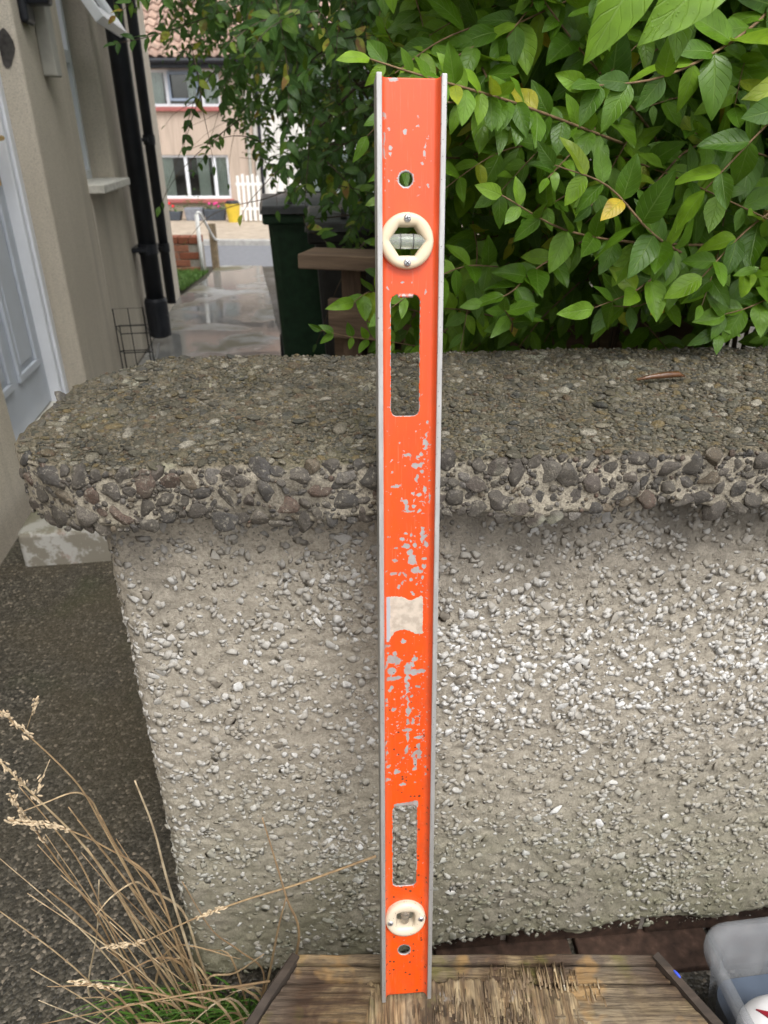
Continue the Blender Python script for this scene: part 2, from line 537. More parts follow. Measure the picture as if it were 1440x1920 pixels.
# drainpipes
def pipe(y, r, zb, joints, nm='drainpipe'):
    p = MB().tube([(r + .03, y, zb), (r + .03, y, 4.15)], r, 20).build(nm, M_BLACKP, HOUSE, 0, smooth=False)
    p.data.polygons.foreach_set('use_smooth', np.ones(len(p.data.polygons), dtype=bool))
    for z in joints:
        q = MB(); q.lathe([(r + .001, z - .03), (r + .007, z - .03), (r + .007, z + .03), (r + .001, z + .03)], 20, Matrix.Translation((r + .03, y, 0)))
        q.box(-.001, r + .03, y - r - .03, y + r + .03, z - .012, z + .012)
        q.build('bracket', M_BLACKP, p)
    return p
p1_ = pipe(2.90, .055, -.03, (.52, 1.9))
MB().lathe([(.055, -.12), (.072, -.12), (.072, .10), (.064, .12), (.055, .12)], 24, Matrix.Translation((.085, 2.90, .10))).build('collar', M_BLACKP, p1_)
c_ = MB().lathe([(0, .05), (.034, .05), (.034, .0), (0.03, -.01)], 18, Matrix.Translation((.12, 2.87, .10)) @ Matrix.Rotation(R(-70), 4, 'X')); c_.build('inspection_cap', M_BLACKP, p1_)
pipe(3.72, .034, .02, (.42, 1.12, 2.4))
# meter and lamp boxes near the door
MB().box(.0, .055, 1.56, 1.64, 1.36, 1.62).build('cable_cover', M_GREYBOX, HOUSE, .006)
MB().box(.0, .075, 1.53, 1.66, 1.625, 1.95).build('junction_box', M_GREYBOX, HOUSE, .01)
lamp = MB().box(.0, .11, 1.40, 1.47, 1.58, 1.80); lamp.box(.0, .03, 1.38, 1.49, 1.52, 1.86)
lamp.build('wall_lamp', M_BLACKP, HOUSE, .012)
M_SOOT = simple('soot_stain', (.06, .055, .05), .9, .5, 40, .2)
st = [(math.cos(a) * (.028 + .006 * math.sin(3 * a + 1)), math.sin(a) * (.06 + .01 * math.sin(2 * a))) for a in np.linspace(0, 6.283, 20)[:-1]]
mesh_np('vent_stain', [(-.045 + x, 1.2905, 1.43 + z) for x, z in st], [list(range(len(st)))], M_SOOT, HOUSE)

# threshold slab by the door
def make_step_mat():
    m = MT('flaking_painted_concrete', .8, .3)
    p = m.pos(); n1 = m.noise(p, 16, 6, .65); n2 = m.noise(p, 4, 3)
    c = m.mix(m.ramp(n1, [(.45, 0.0), (.52, 1.0)]), (.42, .41, .38), (.23, .21, .17))
    c = m.mix(m.ramp(m.noise(p, 11, 4), [(.62, 0), (.68, .6)]), c, (.24, .13, .09))
    up = m.ramp(m.sep(m.n('NewGeometry', out=1), 2), [(.4, 0.0), (.8, 1.0)])
    c = m.mix(m.math('MULTIPLY', up, m.ramp(n2, [(.35, .35), (.65, .85)])), c, (.10, .10, .055))
    m.set(color=c, normal=m.bump(n1, .6, .004)); return m.m
M_STEP = make_step_mat()
sb = MB().box(.075, .62, -.02, 1.2, -.02, .115).build('door_step', M_STEP, None, .015, 3)
sb.location = HOUSE.location; sb.rotation_euler = HOUSE.rotation_euler
tag(sb, 'low mossy concrete door step with flaking white paint', 'step')

# ------------------------------------------------------------------ far houses across the road
FY = 18.0
PH = empty('pink_house', (-4.4, FY, -.59))
tag(PH, 'pink roughcast house with tiled roof across the road', 'house')
x0h, x1h = -4.6, 1.43
def fw(mb, a, b, c, d): mb.box(a, b, 0, .3, c, d)
GW = (-1.0, .86, .43, 1.34); UW = (-1.0, .81, 2.29, 2.99)      # window openings x0,x1,z0,z1
mb = MB()
fw(mb, x0h, GW[0], -.2, 3.15); 
fw(mb, GW[0], .81, -.2, GW[2]); fw(mb, GW[0], .81, GW[3], UW[2]); fw(mb, GW[0], .81, UW[3], 3.15)
fw(mb, .81, .86, -.2, GW[2]); fw(mb, .81, .86, GW[3], 3.15); fw(mb, .86, x1h, -.2, 3.15)
mb.box(x0h, x1h, 7.7, 8, -.2, 3.15)
mb.box(x0h, x0h + .3, .3, 7.7, -.2, 3.15)
mb.build('wall', M_FARPINK, PH)
def far_window(parent, o, mulls, nm='window', dark=(.03, .04, .03)):
    a, b, c, d = o
    f = MB(); t = .055; y0, y1 = .05, .12
    f.box(a, a + t, y0, y1, c, d); f.box(b - t, b, y0, y1, c, d); f.box(a + t, b - t, y0, y1, c, c + t); f.box(a + t, b - t, y0, y1, d - t, d)
    for mx in mulls: f.box(mx - .035, mx + .035, y0, y1, c + t, d - t)
    W = f.build(nm, M_UPVC, parent)
    ed = [a + t] + [m_ + s_ for m_ in mulls for s_ in (-.035, .035)] + [b - t]
    for i in range(0, len(ed), 2):
        MB().box(ed[i], ed[i + 1], .08, .088, c + t, d - t).build('pane', M_GLASS, W)
    MB().box(a - .08, b + .06, -.09, .05, c - .09, c - .005).build('sill', M_REDSILL, W, .01)
    wdt = (b - a)
    for (u0, u1) in ((0, .30), (.60, .74), (.78, 1.0)):
        cu = MB()
        n = 10; xs_ = np.linspace(a + u0 * wdt, a + u1 * wdt, n)
        for i in range(n - 1):
            ya, yb = .125 + .025 * (i % 2), .125 + .025 * ((i + 1) % 2)
            cu.add([(xs_[i], ya, c), (xs_[i + 1], yb, c), (xs_[i + 1], yb, d), (xs_[i], ya, d)], [(0, 1, 2, 3)])
        cu.build('curtain', M_CURTAIN, W)
    return W
WG = far_window(PH, GW, (-.32 + .19, .52))
WU = far_window(PH, UW, (-.35, .42))
M_ROOMD = simple('dark_room', (.09, .07, .06), .9, .2, 3, 0)
M_ROOMG = simple('green_blind', (.05, .16, .05), .8, .2, 3, 0)
MB().box(-1.2, 1.2, 1.6, 1.65, -.2, 3.1).build('inner_wall', M_ROOMD, PH)
MB().box(-.20, .42, .9, .93, .9, 1.3).build('blind', M_ROOMG, WG)
sf = MB()
for a, b, c, d in ((-.30, -.26, 2.40, 2.95), (.30, .34, 2.40, 2.95), (-.26, .30, 2.40, 2.45), (-.26, .30, 2.90, 2.95)): sf.box(a, b, .0, .05, c, d)
M_BLUEFR = simple('blue_grey_frame', (.30, .36, .46), .4, .1, 9, .05)
sf.build('opening_light', M_BLUEFR, WU)
fa = MB().box(x0h - .1, x1h, -.32, -.28, 3.0, 3.17); fa.box(x0h - .1, x1h, -.28, 0, 3.0, 3.03); fa.build('fascia', M_BLACKP, PH)
gut = MB().tube([(x0h - .1, -.36, 3.12), (x1h, -.36, 3.12)], .055, 8); gut.build('gutter', M_BLACKP, PH)
MB().tube([(1.36, -.08, -.0), (1.36, -.08, 3.1)], .035, 8).build('drainpipe', M_GREYBOX, PH)
PIT = R(36)
rb = MB(); cy, sy = math.cos(PIT), math.sin(PIT)
rb.add([(x0h - .1, -.3, 3.16), (x1h, -.3, 3.16), (x1h, -.3 + 5.4 * cy, 3.16 + 5.4 * sy), (x0h - .1, -.3 + 5.4 * cy, 3.16 + 5.4 * sy),
        (x0h - .1, 8.1, 3.1), (x1h, 8.1, 3.1)], [(0, 1, 2, 3), (3, 2, 5, 4), (0, 3, 4), (1, 5, 2)])
ROOF = rb.build('roof', M_TILE, PH)
# single tiles on the part of the roof in view
def tile_mesh():
    V, F = [], []
    n = 8; L_ = .34
    for j in range(2):
        for i in range(n + 1):
            u = i / n
            zz = .028 * math.sin(u * 2 * math.pi) + (.028 if j == 0 else .0)
            V += [(u * .215, -j * 0 + (0 if j == 0 else L_), zz + .012), (u * .215, 0 if j == 0 else L_, zz - .006)]
    for i in range(n):
        a = 2 * i; b = 2 * (n + 1) + 2 * i
        F += [(a, a + 2, b + 2, b), (a + 1, b + 1, b + 3, a + 3), (a, a + 1, a + 3, a + 2)]
    return mesh_np('roof_tile', V, F, M_TILEI, None, True, data_only=True)
mti = MT('roof_tile_single', .8, .25)
M_TILEI = mti.m
mti.set(color=mti.mix(mti.ramp(mti.noise(mti.pos(), 8, 4), [(.4, 0), (.65, .6)]), mti.ramp(mti.orand(), [(0, (.30, .20, .16)), (.5, (.40, .27, .21)), (1, (.47, .33, .26))]), (.20, .16, .13)))
tme = tile_mesh()
for r_ in range(13):
    for c_i in range(20):
        o = bpy.data.objects.new('roof_tile', tme); COL.objects.link(o); o.parent = ROOF
        s_ = r_ * .27
        o.location = (-1.95 + c_i * .205 - .05 + (0 if c_i else 0), -.34 + s_ * cy, 3.16 + s_ * sy + .02)
        if o.location.x + .2 > x1h: o.location.x -= 4.1
        o.rotation_euler = (PIT - R(2.0), 0, 0)
# white neighbour house
WH = empty('white_house', (.2, 18.25, -.59))
tag(WH, 'white rendered house seen through the leaves behind the bins', 'house')
mb = MB(); mb.box(-3.16, 6, 0, 6, -.2, 3.3)
WHW = mb.build('wall', M_FARWHITE, WH)
MB().tube([(-3.02, -.06, 0), (-3.02, -.06, 3.2)], .04, 8).build('drainpipe', M_BLACKP, WH)
for (a, b, c, d) in ((-1.9, -.4, .5, 1.5), (-1.9, -.4, 2.2, 3.0), (1.4, 2.9, .5, 1.5), (1.4, 2.9, 2.2, 3.0)):
    f = MB(); f.box(a, b, -.05, .0, c, d); W_ = f.build('window', M_UPVC, WH, .01); MB().box(a + .07, b - .07, -.058, -.051, c + .07, d - .07).build('pane', M_GLASS, W_)
r2 = MB(); r2.add([(-3.16, -.3, 3.25), (6.3, -.3, 3.25), (6.3, 3, 5.4), (-3.16, 3, 5.4), (6.3, 6.3, 3.25), (-3.16, 6.3, 3.25)], [(0, 1, 2, 3), (3, 2, 4, 5), (1, 4, 2), (0, 3, 5)])
r2.build('roof', M_TILE, WH)

# low brick wall, rail and post at the end of the garden
M_BRICK = MT('red_brick', .85, .2)
_m = M_BRICK; _n = _m.noise(_m.pos(), 45, 5)
_m.set(color=_m.mix(_m.ramp(_n, [(.35, .5), (.6, 0)]), _m.ramp(_m.orand(), [(0, (.26, .09, .05)), (.6, (.36, .13, .075)), (1, (.42, .20, .13))]), (.13, .06, .045)), normal=_m.bump(_n, .5, .003))
M_BRICK = M_BRICK.m
M_MORTAR = simple('mortar', (.34, .31, .27), .9, .2, 40, .5, .003)
BW = empty('brick_wall', (-1.93, 7.85, gz(7.85)))
tag(BW, 'low red brick garden wall beside the path steps', 'wall')
MB().box(-3.0, 0, .008, .20, -.3, .285).build('mortar_core', M_MORTAR, BW)
bme = MB().box(0, .215, 0, .102, 0, .065)
b0 = bme.build('brick', M_BRICK, BW, .004)
first = True
for r_ in range(4):
    for c_i in range(12):
        x = -.222 * (c_i + 1) - (.11 if r_ % 2 else 0)
        if first: o = b0; first = False
        else:
            o = b0.copy(); COL.objects.link(o); o.parent = BW
        o.location = (x, random.uniform(-.002, .003), -.01 + r_ * .0735)
for c_i in range(24):
    o = bpy.data.objects.new('coping_brick', b0.data); COL.objects.link(o); o.parent = BW
    o.rotation_euler = (0, 0, R(90)); o.location = (-.112 * c_i - .003, -.004, .288); 
M_WPAINT = simple('white_rail_paint', (.74, .74, .72), .5, .1, 20, .2)
rl = MB()
rl.tube([(0, 0, -.05), (0, 0, .58)], .02, 10)
rl.tube([(0, 0, .58), (.015, .01, .60), (.035, .03, .585), (.075, .28, .34), (.085, .34, .30), (.12, .36, .29)], .013, 8)
RL = rl.build('hand_rail', M_WPAINT, None, 0, smooth=True); RL.location = (-1.905, 7.78, gz(7.8))
tag(RL, 'white painted tubular hand rail beside the garden steps', 'hand rail')
M_OLDW = simple('weathered_post', (.22, .17, .11), .85, .3, 25, .5, .004)
PS = MB().box(-.035, .035, -.035, .035, -.1, .46); PS = PS.build('gate_post', M_OLDW, None, .006)
PS.location = (-1.845, 8.15, gz(8.15)); tag(PS, 'short weathered wooden post behind the white hand rail', 'post')
# white picket gate at the far side
PG = empty('picket_gate', (-3.25, 17.2, -.59)); tag(PG, 'white picket gate in front of the far houses', 'gate')
for i in range(5): MB().box(.11 * i, .11 * i + .06, 0, .02, .03, .95 + .03 * (i % 2)).build('slat', M_WPAINT, PG, .004)
for z in (.25, .75): MB().box(-.03, .55, .021, .05, z, z + .06).build('rail', M_WPAINT, PG)
# planters by the pink house
M_SLATE = simple('slate_planter', (.06, .07, .085), .6, .2, 15, .2)
M_GREYPOT = simple('grey_pot', (.20, .21, .24), .6, .2, 15, .2)
M_YEL = simple('yellow_plastic', (.62, .45, .05), .4, .1, 8, .1)
M_PETR = simple('red_petal', (.65, .03, .04), .6, .2, 30, 0)
M_PETP = simple('pink_petal', (.65, .06, .25), .6, .2, 30, 0)
M_LEAFD = simple('planter_leaf', (.07, .16, .03), .6, .4, 30, .1)
def planter(loc, w, h, d, mat, label, petal, leafy):
    e = empty('planter', loc); tag(e, label, 'planter', None)
    m_ = MB(); m_.add([(-w * .42, -d * .42, 0), (w * .42, -d * .42, 0), (w * .42, d * .42, 0), (-w * .42, d * .42, 0), (-w / 2, -d / 2, h), (w / 2, -d / 2, h), (w / 2, d / 2, h), (-w / 2, d / 2, h)],
                      [(0, 3, 2, 1), (4, 5, 6, 7), (0, 1, 5, 4), (1, 2, 6, 5), (2, 3, 7, 6), (3, 0, 4, 7)])
    m_.build('pot', mat, e, .015)
    if leafy:
        lv = MB()
        for i in range(70):
            c = Vector((random.uniform(-w / 2, w / 2), random.uniform(-d / 2, d / 2), h + abs(random.gauss(0, leafy))))
            q = Matrix.Translation(c) @ Matrix.Rotation(random.uniform(0, 6.28), 4, 'Z') @ Matrix.Rotation(random.uniform(-1, 1), 4, 'X')
            lv.add([q @ Vector(p) for p in ((-.03, 0, 0), (0, -.02, .01), (.03, 0, 0), (0, .02, .01))], [(0, 1, 2, 3)])
        tag(lv.build('foliage', M_LEAFD, e), kind='stuff')
    if petal:
        V, F = ico(1); pm = MB()
        for i in range(4):
            c = np.array([random.uniform(-w / 2, w / 2), random.uniform(-d / 2, 0), h + random.uniform(.05, .05 + leafy * 2)])
            pm.add(V * .035 + c, F.tolist())
        pm.build('flowers', petal, e)
planter((-4.93, 17.55, -.585), .62, .19, .25, M_SLATE, 'dark trough planter with red flowers by pink house', M_PETR, .06)
planter((-4.33, 17.55, -.585), .42, .27, .3, M_GREYPOT, 'grey pot with a tall leafy plant by pink house', None, .16)
planter((-3.86, 17.55, -.585), .50, .24, .25, M_SLATE, 'dark planter with pink flowers beside the yellow bucket', M_PETP, .05)
YB = empty('yellow_bucket', (-3.38, 17.2, -.585)); tag(YB, 'yellow plastic bucket standing before pink house', 'bucket')
MB().lathe([(0, .0), (.12, 0), (.165, .36), (.175, .36), (.175, .38), (.16, .38), (.115, .02), (0, .02)], 20).build('body', M_YEL, YB, 0, smooth=False)
MB().lathe([(.0, .30), (.15, .30), (.162, .40), (.12, .44), (0, .45)], 16).build('dark_liner', M_BLACKP, YB)
# ------------------------------------------------------------------ bins, crate, wire rack behind the wall
M_BINB = simple('black_bin_plastic', (.022, .021, .020), .5, .25, 25, .25)
M_BING = simple('dark_green_bin_plastic', (.018, .045, .022), .45, .25, 25, .25)
M_BINLID = simple('grey_black_lid', (.085, .088, .092), .3, .25, 18, .3)
def wheelie_bin(name, loc, rz, w, d, h, body, label):
    e = empty(name, loc, rz); tag(e, label, 'bin', 'wheelie bins beside the path')
    m = MB(); k = .80
    bt, tp = (w * k / 2, d * k / 2), (w / 2, d / 2)
    m.add([(-bt[0], -bt[1], .02), (bt[0], -bt[1], .02), (bt[0], bt[1], .02), (-bt[0], bt[1], .02),
           (-tp[0], -tp[1], h - .08), (tp[0], -tp[1], h - .08), (tp[0], tp[1], h - .08), (-tp[0], tp[1], h - .08)],
          [(0, 3, 2, 1), (4, 5, 6, 7), (0, 1, 5, 4), (1, 2, 6, 5), (2, 3, 7, 6), (3, 0, 4, 7)])
    b = m.build('body', body, e, .035, 3)
    MB().box(-w / 2 - .025, w / 2 + .025, -d / 2 - .025, d / 2 + .025, h - .125, h - .078).build('rim', body, e, .012, 2)
    l = MB()
    n = 8
    for i in range(n):
        a, c = -d / 2 - .04 + (d + .10) * i / n, -d / 2 - .04 + (d + .10) * (i + 1) / n
        za, zc = [h - .06 + .055 * math.sin(math.pi * (.12 + .8 * t)) for t in (i / n, (i + 1) / n)]
        l.add([(-w / 2 - .035, a, h - .075), (w / 2 + .035, a, h - .075), (w / 2 + .02, a, za), (-w / 2 - .02, a, za),
               (-w / 2 - .035, c, h - .075), (w / 2 + .035, c, h - .075), (w / 2 + .02, c, zc), (-w / 2 - .02, c, zc)],
              [(3, 2, 6, 7), (0, 3, 7, 4), (1, 5, 6, 2)] + ([(0, 1, 2, 3)] if i == 0 else []) + ([(4, 7, 6, 5)] if i == n - 1 else []))
    L = l.build('lid', M_BINLID, e, .006)
    for s in (-1, 1): MB().box(s * w * .25 - .012, s * w * .25 + .012, -d / 2, d / 2, h - .03, h + .008).build('lid_rib', M_BINLID, L, .005)
    MB().tube([(-w * .35, d / 2 + .06, h - .06), (-w * .35, d / 2 + .10, h - .03), (w * .35, d / 2 + .10, h - .03), (w * .35, d / 2 + .06, h - .06)], .014, 8).build('handle', body, e)
    for s in (-1, 1):
        MB().lathe([(0, -.02), (.09, -.02), (.1, -.01), (.1, .01), (.09, .02), (0, .02)], 20, Matrix.Translation((s * (w * k / 2 + .0), d * k / 2 - .02, .1)) @ Matrix.Rotation(R(90), 4, 'Y')).build('wheel', M_BLACKP, e)
wheelie_bin('wheelie_bin', (-.38, 4.0, gz(4.0)), R(9), .46, .50, .96, M_BING, 'dark green wheelie bin nearest to the path')
wheelie_bin('wheelie_bin', (-.06, 3.35, gz(3.35)), R(5), .50, .52, .93, M_BINB, 'black wheelie bin between green bin and wooden pallet')

def make_wood(name, c1, c2, c3, axis=0, scale=1.0, grey=None):
    m = MT(name, .8, .2)
    s = [9.0, 9.0, 9.0]; s[axis] = .8
    v = m.scale(m.obj(), tuple(x * scale for x in s))
    r = m.orand()
    off = m.n('VectorMath', {0: v, 1: m.n('CombineXYZ', {0: m.math('MULTIPLY', r, 30.0), 1: m.math('MULTIPLY', r, 17.0), 2: r})}, operation='ADD')
    g = m.noise(off, 6.0, 6, .65, .6); g2 = m.noise(off, 1.2, 3)
    c = m.ramp(g, [(.3, c1), (.5, c2), (.7, c3)])
    c = m.mix(m.ramp(g2, [(.4, .0), (.65, .7)]), c, grey or c1)
    m.set(color=c, normal=m.bump(g, .6, .002)); return m.m
M_PALLET = make_wood('pallet_wood', (.06, .04, .028), (.11, .073, .05), (.16, .11, .075), 2, 1.0, (.06, .045, .036))
M_PALLETX = make_wood('pallet_wood_cross', (.075, .052, .036), (.14, .097, .066), (.21, .15, .10), 0, 1.0, (.11, .08, .058))
PL = empty('wooden_pallet', (-.165, 1.80, 0), R(-14)); tag(PL, 'old wooden pallet stood on end behind the wall', 'pallet')
MB().box(-.03, .92, -.045, .075, .868, .902).build('board', M_PALLETX, PL, .003)
for z in (.70, .50, .30, .10): MB().box(.03, .92, -.012, .008, z, z + .095).build('board', M_PALLETX, PL, .003)
for x in (.06, .14, .46, .84): MB().box(x, x + .05, .009, .06, .0, .866).build('stringer', M_PALLET, PL, .003)
for z in (.62, .36): MB().box(.02, .93, .061, .08, z, z + .095).build('board', M_PALLETX, PL, .003)

M_WIRE = simple('black_wire', (.012, .012, .013), .4, .2, 30, .1)
M_WIREG = simple('grey_wire', (.35, .35, .36), .4, .2, 30, .1)
WR = empty('wire_bottle_rack', (-1.40, 3.72, gz(3.72)), R(10)); tag(WR, 'black wire bottle carrier at the foot of the house wall', 'rack')
w_ = .15; hh = .42
for y in (0, .11):
    MB().tube([(0, y, 0), (0, y, hh - y), (w_, y, hh - y), (w_, y, 0)], .0035, 6).build('hoop', M_WIRE, WR)
MB().tube([(w_ / 2, 0, 0), (w_ / 2, 0, hh)], .003, 6).build('upright', M_WIRE, WR)
for z in (.05, .2, .33):
    MB().tube([(0, 0, z), (w_, 0, z), (w_, .11, z * .8), (0, .11, z * .8), (0, 0, z)], .003, 6).build('band', M_WIRE, WR)
MB().tube([(w_, 0, .05), (w_ + .03, -.02, .14), (w_ + .06, -.03, .24)], .004, 6).build('handle', M_WIREG, WR)

# ------------------------------------------------------------------ garden wall: pebble-dash body and exposed aggregate coping
WALL = empty('garden_wall', (0, .635, 0), R(4.5))
tag(WALL, 'low pebble dashed garden wall with thick exposed aggregate coping', 'wall')
WX0, WX1, WZ0, WZ1, WD = -.283, 1.45, .045, .846, .27

def make_dash_mortar():
    m = MT('pebble_dash_mortar', .92, .15)
    p = m.obj(); z = m.sep(p, 2)
    f = m.noise(p, 260, 4, .7); b = m.noise(p, 9, 5)
    c = m.mix(m.ramp(f, [(.35, 1.0), (.62, 0.0)]), (.415, .375, .31), (.26, .232, .19))
    # algae creeping up from the ground, dark run-off stains under the coping
    gr_ = m.math('MULTIPLY', m.ramp(z, [(.08, 1.0), (.50, 0.0)]), m.ramp(b, [(.35, 0.35), (.65, 1.0)]))
    c = m.mix(m.math('MULTIPLY', gr_, .85), c, (.15, .15, .085))
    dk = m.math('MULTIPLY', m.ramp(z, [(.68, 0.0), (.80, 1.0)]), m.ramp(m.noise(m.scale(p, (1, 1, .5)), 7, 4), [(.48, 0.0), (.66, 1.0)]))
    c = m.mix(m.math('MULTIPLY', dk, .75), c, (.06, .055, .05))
    m.set(color=c, normal=m.bump(m.math('MULTIPLY_ADD', f, .6, m.noise(p, 700, 2)), .7, .0022)); return m.m
M_DASH = make_dash_mortar()

def make_chip():
    m = MT('limestone_chip', .92, .12)
    p = m.obj(); w = m.pos(); r = m.rnd(); z = m.sep(w, 2)
    c = m.ramp(r, [(0, (.12, .105, .085)), (.10, (.25, .225, .185)), (.25, (.32, .298, .258)), (.5, (.415, .40, .37)), (.75, (.54, .535, .518)), (1.0, (.74, .74, .735))])
    n = m.noise(w, 300, 4, .6)
    c = m.mix(m.ramp(n, [(.4, .4), (.6, 0.0)]), c, (.30, .27, .23))
    dirt = m.ramp(m.noise(w, 6, 4), [(.5, .0), (.75, .5)])
    c = m.mix(dirt, c, (.27, .24, .19))
    al = m.math('MULTIPLY', m.ramp(z, [(.05, .75), (.52, 0.0)]), m.ramp(m.noise(w, 30, 3), [(.4, .2), (.6, 1.0)]))
    c = m.mix(al, c, (.16, .165, .095))
    tp = m.math('MULTIPLY', m.ramp(z, [(.68, 0.0), (.82, .7)]), m.ramp(m.noise(w, 10, 3), [(.42, .2), (.6, 1.0)]))
    c = m.mix(tp, c, (.12, .11, .10))
    m.set(color=c, normal=m.bump(n, .5, .0012)); return m.m
M_CHIP = make_chip()

def wall_path(s):
    """plan curve: end face, rounded corner, front; returns x,y,nx,ny (numpy)"""
    L1 = WD - .022; rc = .022; La = rc * math.pi / 2
    x = np.empty_like(s); y = np.empty_like(s); a = np.empty_like(s); b = np.empty_like(s)
    e = s < L1; c = (s >= L1) & (s < L1 + La); f = s >= L1 + La
    x[e] = WX0; y[e] = WD - s[e]; a[e] = -1; b[e] = 0
    t = (s[c] - L1) / rc
    x[c] = WX0 + rc - rc * np.cos(t); y[c] = rc - rc * np.sin(t); a[c] = -np.cos(t); b[c] = -np.sin(t)
    x[f] = WX0 + rc + (s[f] - L1 - La); y[f] = 0; a[f] = 0; b[f] = -1
    return x, y, a, b
SL = WD - .022 + .022 * math.pi / 2 + (WX1 - WX0 - .022)
def wall_disp(x, y, z):
    P = np.stack([x, y, z], 1)
    return .0018 * fbm(P, 9, 2, 3) + .0019 * fbm(P, 110, 3, 7)
ns_, nz_ = 560, 230
S_, Z_ = np.meshgrid(np.linspace(0, SL, ns_), np.linspace(0, 1, nz_), indexing='ij')
s_ = S_.ravel(); zt = Z_.ravel()
x, y, a, b = wall_path(s_)
zb = WZ0 + .010 * vnoise(np.stack([s_ * 14, s_ * 0, s_ * 0], 1), 5) + .006 * vnoise(np.stack([s_ * 60, s_ * 0, s_ * 0], 1), 6)
zb = zb + .030 * np.clip((x - .02) / .12, 0, 1)
z = zb + (WZ1 - zb) * zt
d = wall_disp(x, y, z)
d = np.where(zt < .02, d - .012, d)          # ragged undercut lower lip
flare = .010 * np.clip(1 - (z - WZ0) / .12, 0, 1) ** 2
V = np.stack([x + a * (d + flare), y + b * (d + flare), z], 1)
idx = np.arange(ns_ * nz_).reshape(ns_, nz_)
F = np.stack([idx[:-1, :-1].ravel(), idx[1:, :-1].ravel(), idx[1:, 1:].ravel(), idx[:-1, 1:].ravel()], 1)
mesh_np('pebble_dash', V, F, M_DASH, WALL, True)
core = MB().box(WX0 + .01, WX1, .024, WD + .02, WZ0 + .045, WZ1); core.build('core', M_DASH, WALL)
# brick footing below the render
M_FOOT = MT('damp_brick', .9, .2); _m = M_FOOT; _n = _m.noise(_m.pos(), 60, 5)
_m.set(color=_m.ramp(_n, [(.3, (.03, .02, .015)), (.6, (.07, .042, .03)), (.8, (.12, .075, .055))]), normal=_m.bump(_n, .5, .003)); M_FOOT = _m.m
fb = MB().box(0, .215, 0, .1, 0, .066).build('brick', M_FOOT, WALL, .004); fb.location = (WX0 + .03, .022, .012)
for i in range(1, 8):
    o = fb.copy(); COL.objects.link(o); o.parent = WALL; o.location = (WX0 + .03 + .225 * i, .022 + random.uniform(-.003, .003), .012)
for i in range(8):
    o = fb.copy(); COL.objects.link(o); o.parent = WALL; o.location = (WX0 + .14 + .225 * i, -.035 + random.uniform(-.004, .004), -.052)
tag(MB().box(WX0 + .02, WX1, .03, .13, -.03, .07).build('footing_mortar', M_MORTAR, WALL))

# stone chips on the face
CH = [hull_chip(i, 10 + i % 4) for i in range(14)]
def chips(n, smin, smax, seed, proud):
    r = np.random.default_rng(seed)
    s = r.uniform(.05, SL, n); z = r.uniform(WZ0 + .006, WZ1 - .004, n)
    x, y, a, b = wall_path(s)
    # chips gather in drifts
    P = np.stack([x, y, z], 1)
    low_ = z > WZ0 + .006 + .030 * np.clip((x - .02) / .12, 0, 1)
    dens = .5 + .5 * fbm(P, 16, 2, 21) + .55 * np.clip(1 - np.abs(z - .60) / .2, 0, 1) * (x > .04)
    keep = (r.uniform(0, 1, n) < np.clip(dens + .12, .12, 1)) & low_
    s, z, x, y, a, b = [q[keep] for q in (s, z, x, y, a, b)]
    n = len(s)
    fl = .010 * np.clip(1 - (z - WZ0) / .12, 0, 1) ** 2
    d = wall_disp(x, y, z) + fl
    size = smin + (smax - smin) * r.beta(1.4, 2.6, n)
    nrm = np.stack([a, b, np.zeros(n)], 1) + r.normal(0, .22, (n, 3))
    sc = np.stack([size * r.uniform(.75, 1.15, n), size * r.uniform(.55, .9, n), size * r.uniform(.17, .34, n)], 1) * .62
    M = rot_frames(nrm, r.uniform(0, 6.28, n), sc)
    off = d + sc[:, 2] * proud
    T = np.stack([x + a * off, y + b * off, z], 1)
    # whiter chips gather in a band at two thirds of the height
    val = np.clip(.30 + .62 * (r.beta(1.3, 1.6, n) - .3) + .38 * np.clip(1 - np.abs(z - .60) / .17, 0, 1) * (x > .04) + .08 * (x < .06), 0.01, .985)
    return r.integers(0, len(CH), n), M, T, val, size, x, z
wh, M_, T_, val, size, cx_, cz_ = chips(27000, .0055, .0185, 5, .28)
vis = (cx_ > WX0 - .01) & (cx_ < .46)
order = np.argsort(-(size * vis))
big = order[:300]; rest = order[300:]
def set_rnd_meshes(name, tmpl, mat, smooth=False):
    out = {}
    return out
# the 300 largest are objects of their own (colour from the object's random number)
pieces('stone_chip', CH, wh[big], M_[big], T_[big], M_CHIP, WALL, val[big])
scatter('stone_chips', CH, wh[rest], M_[rest], T_[rest], M_CHIP, WALL, val[rest])
CHs = [hull_chip(40 + i, 7) for i in range(6)]
CH_keep = CH; CH = CHs
wh, M_, T_, val, size, cx_, cz_ = chips(42000, .0018, .0055, 9, .5)
scatter('stone_grit', CHs, wh, M_, T_, M_CHIP, WALL, np.where(rng.random(len(val)) < .8, rng.random(len(val)) * .36, val))
CH = CH_keep

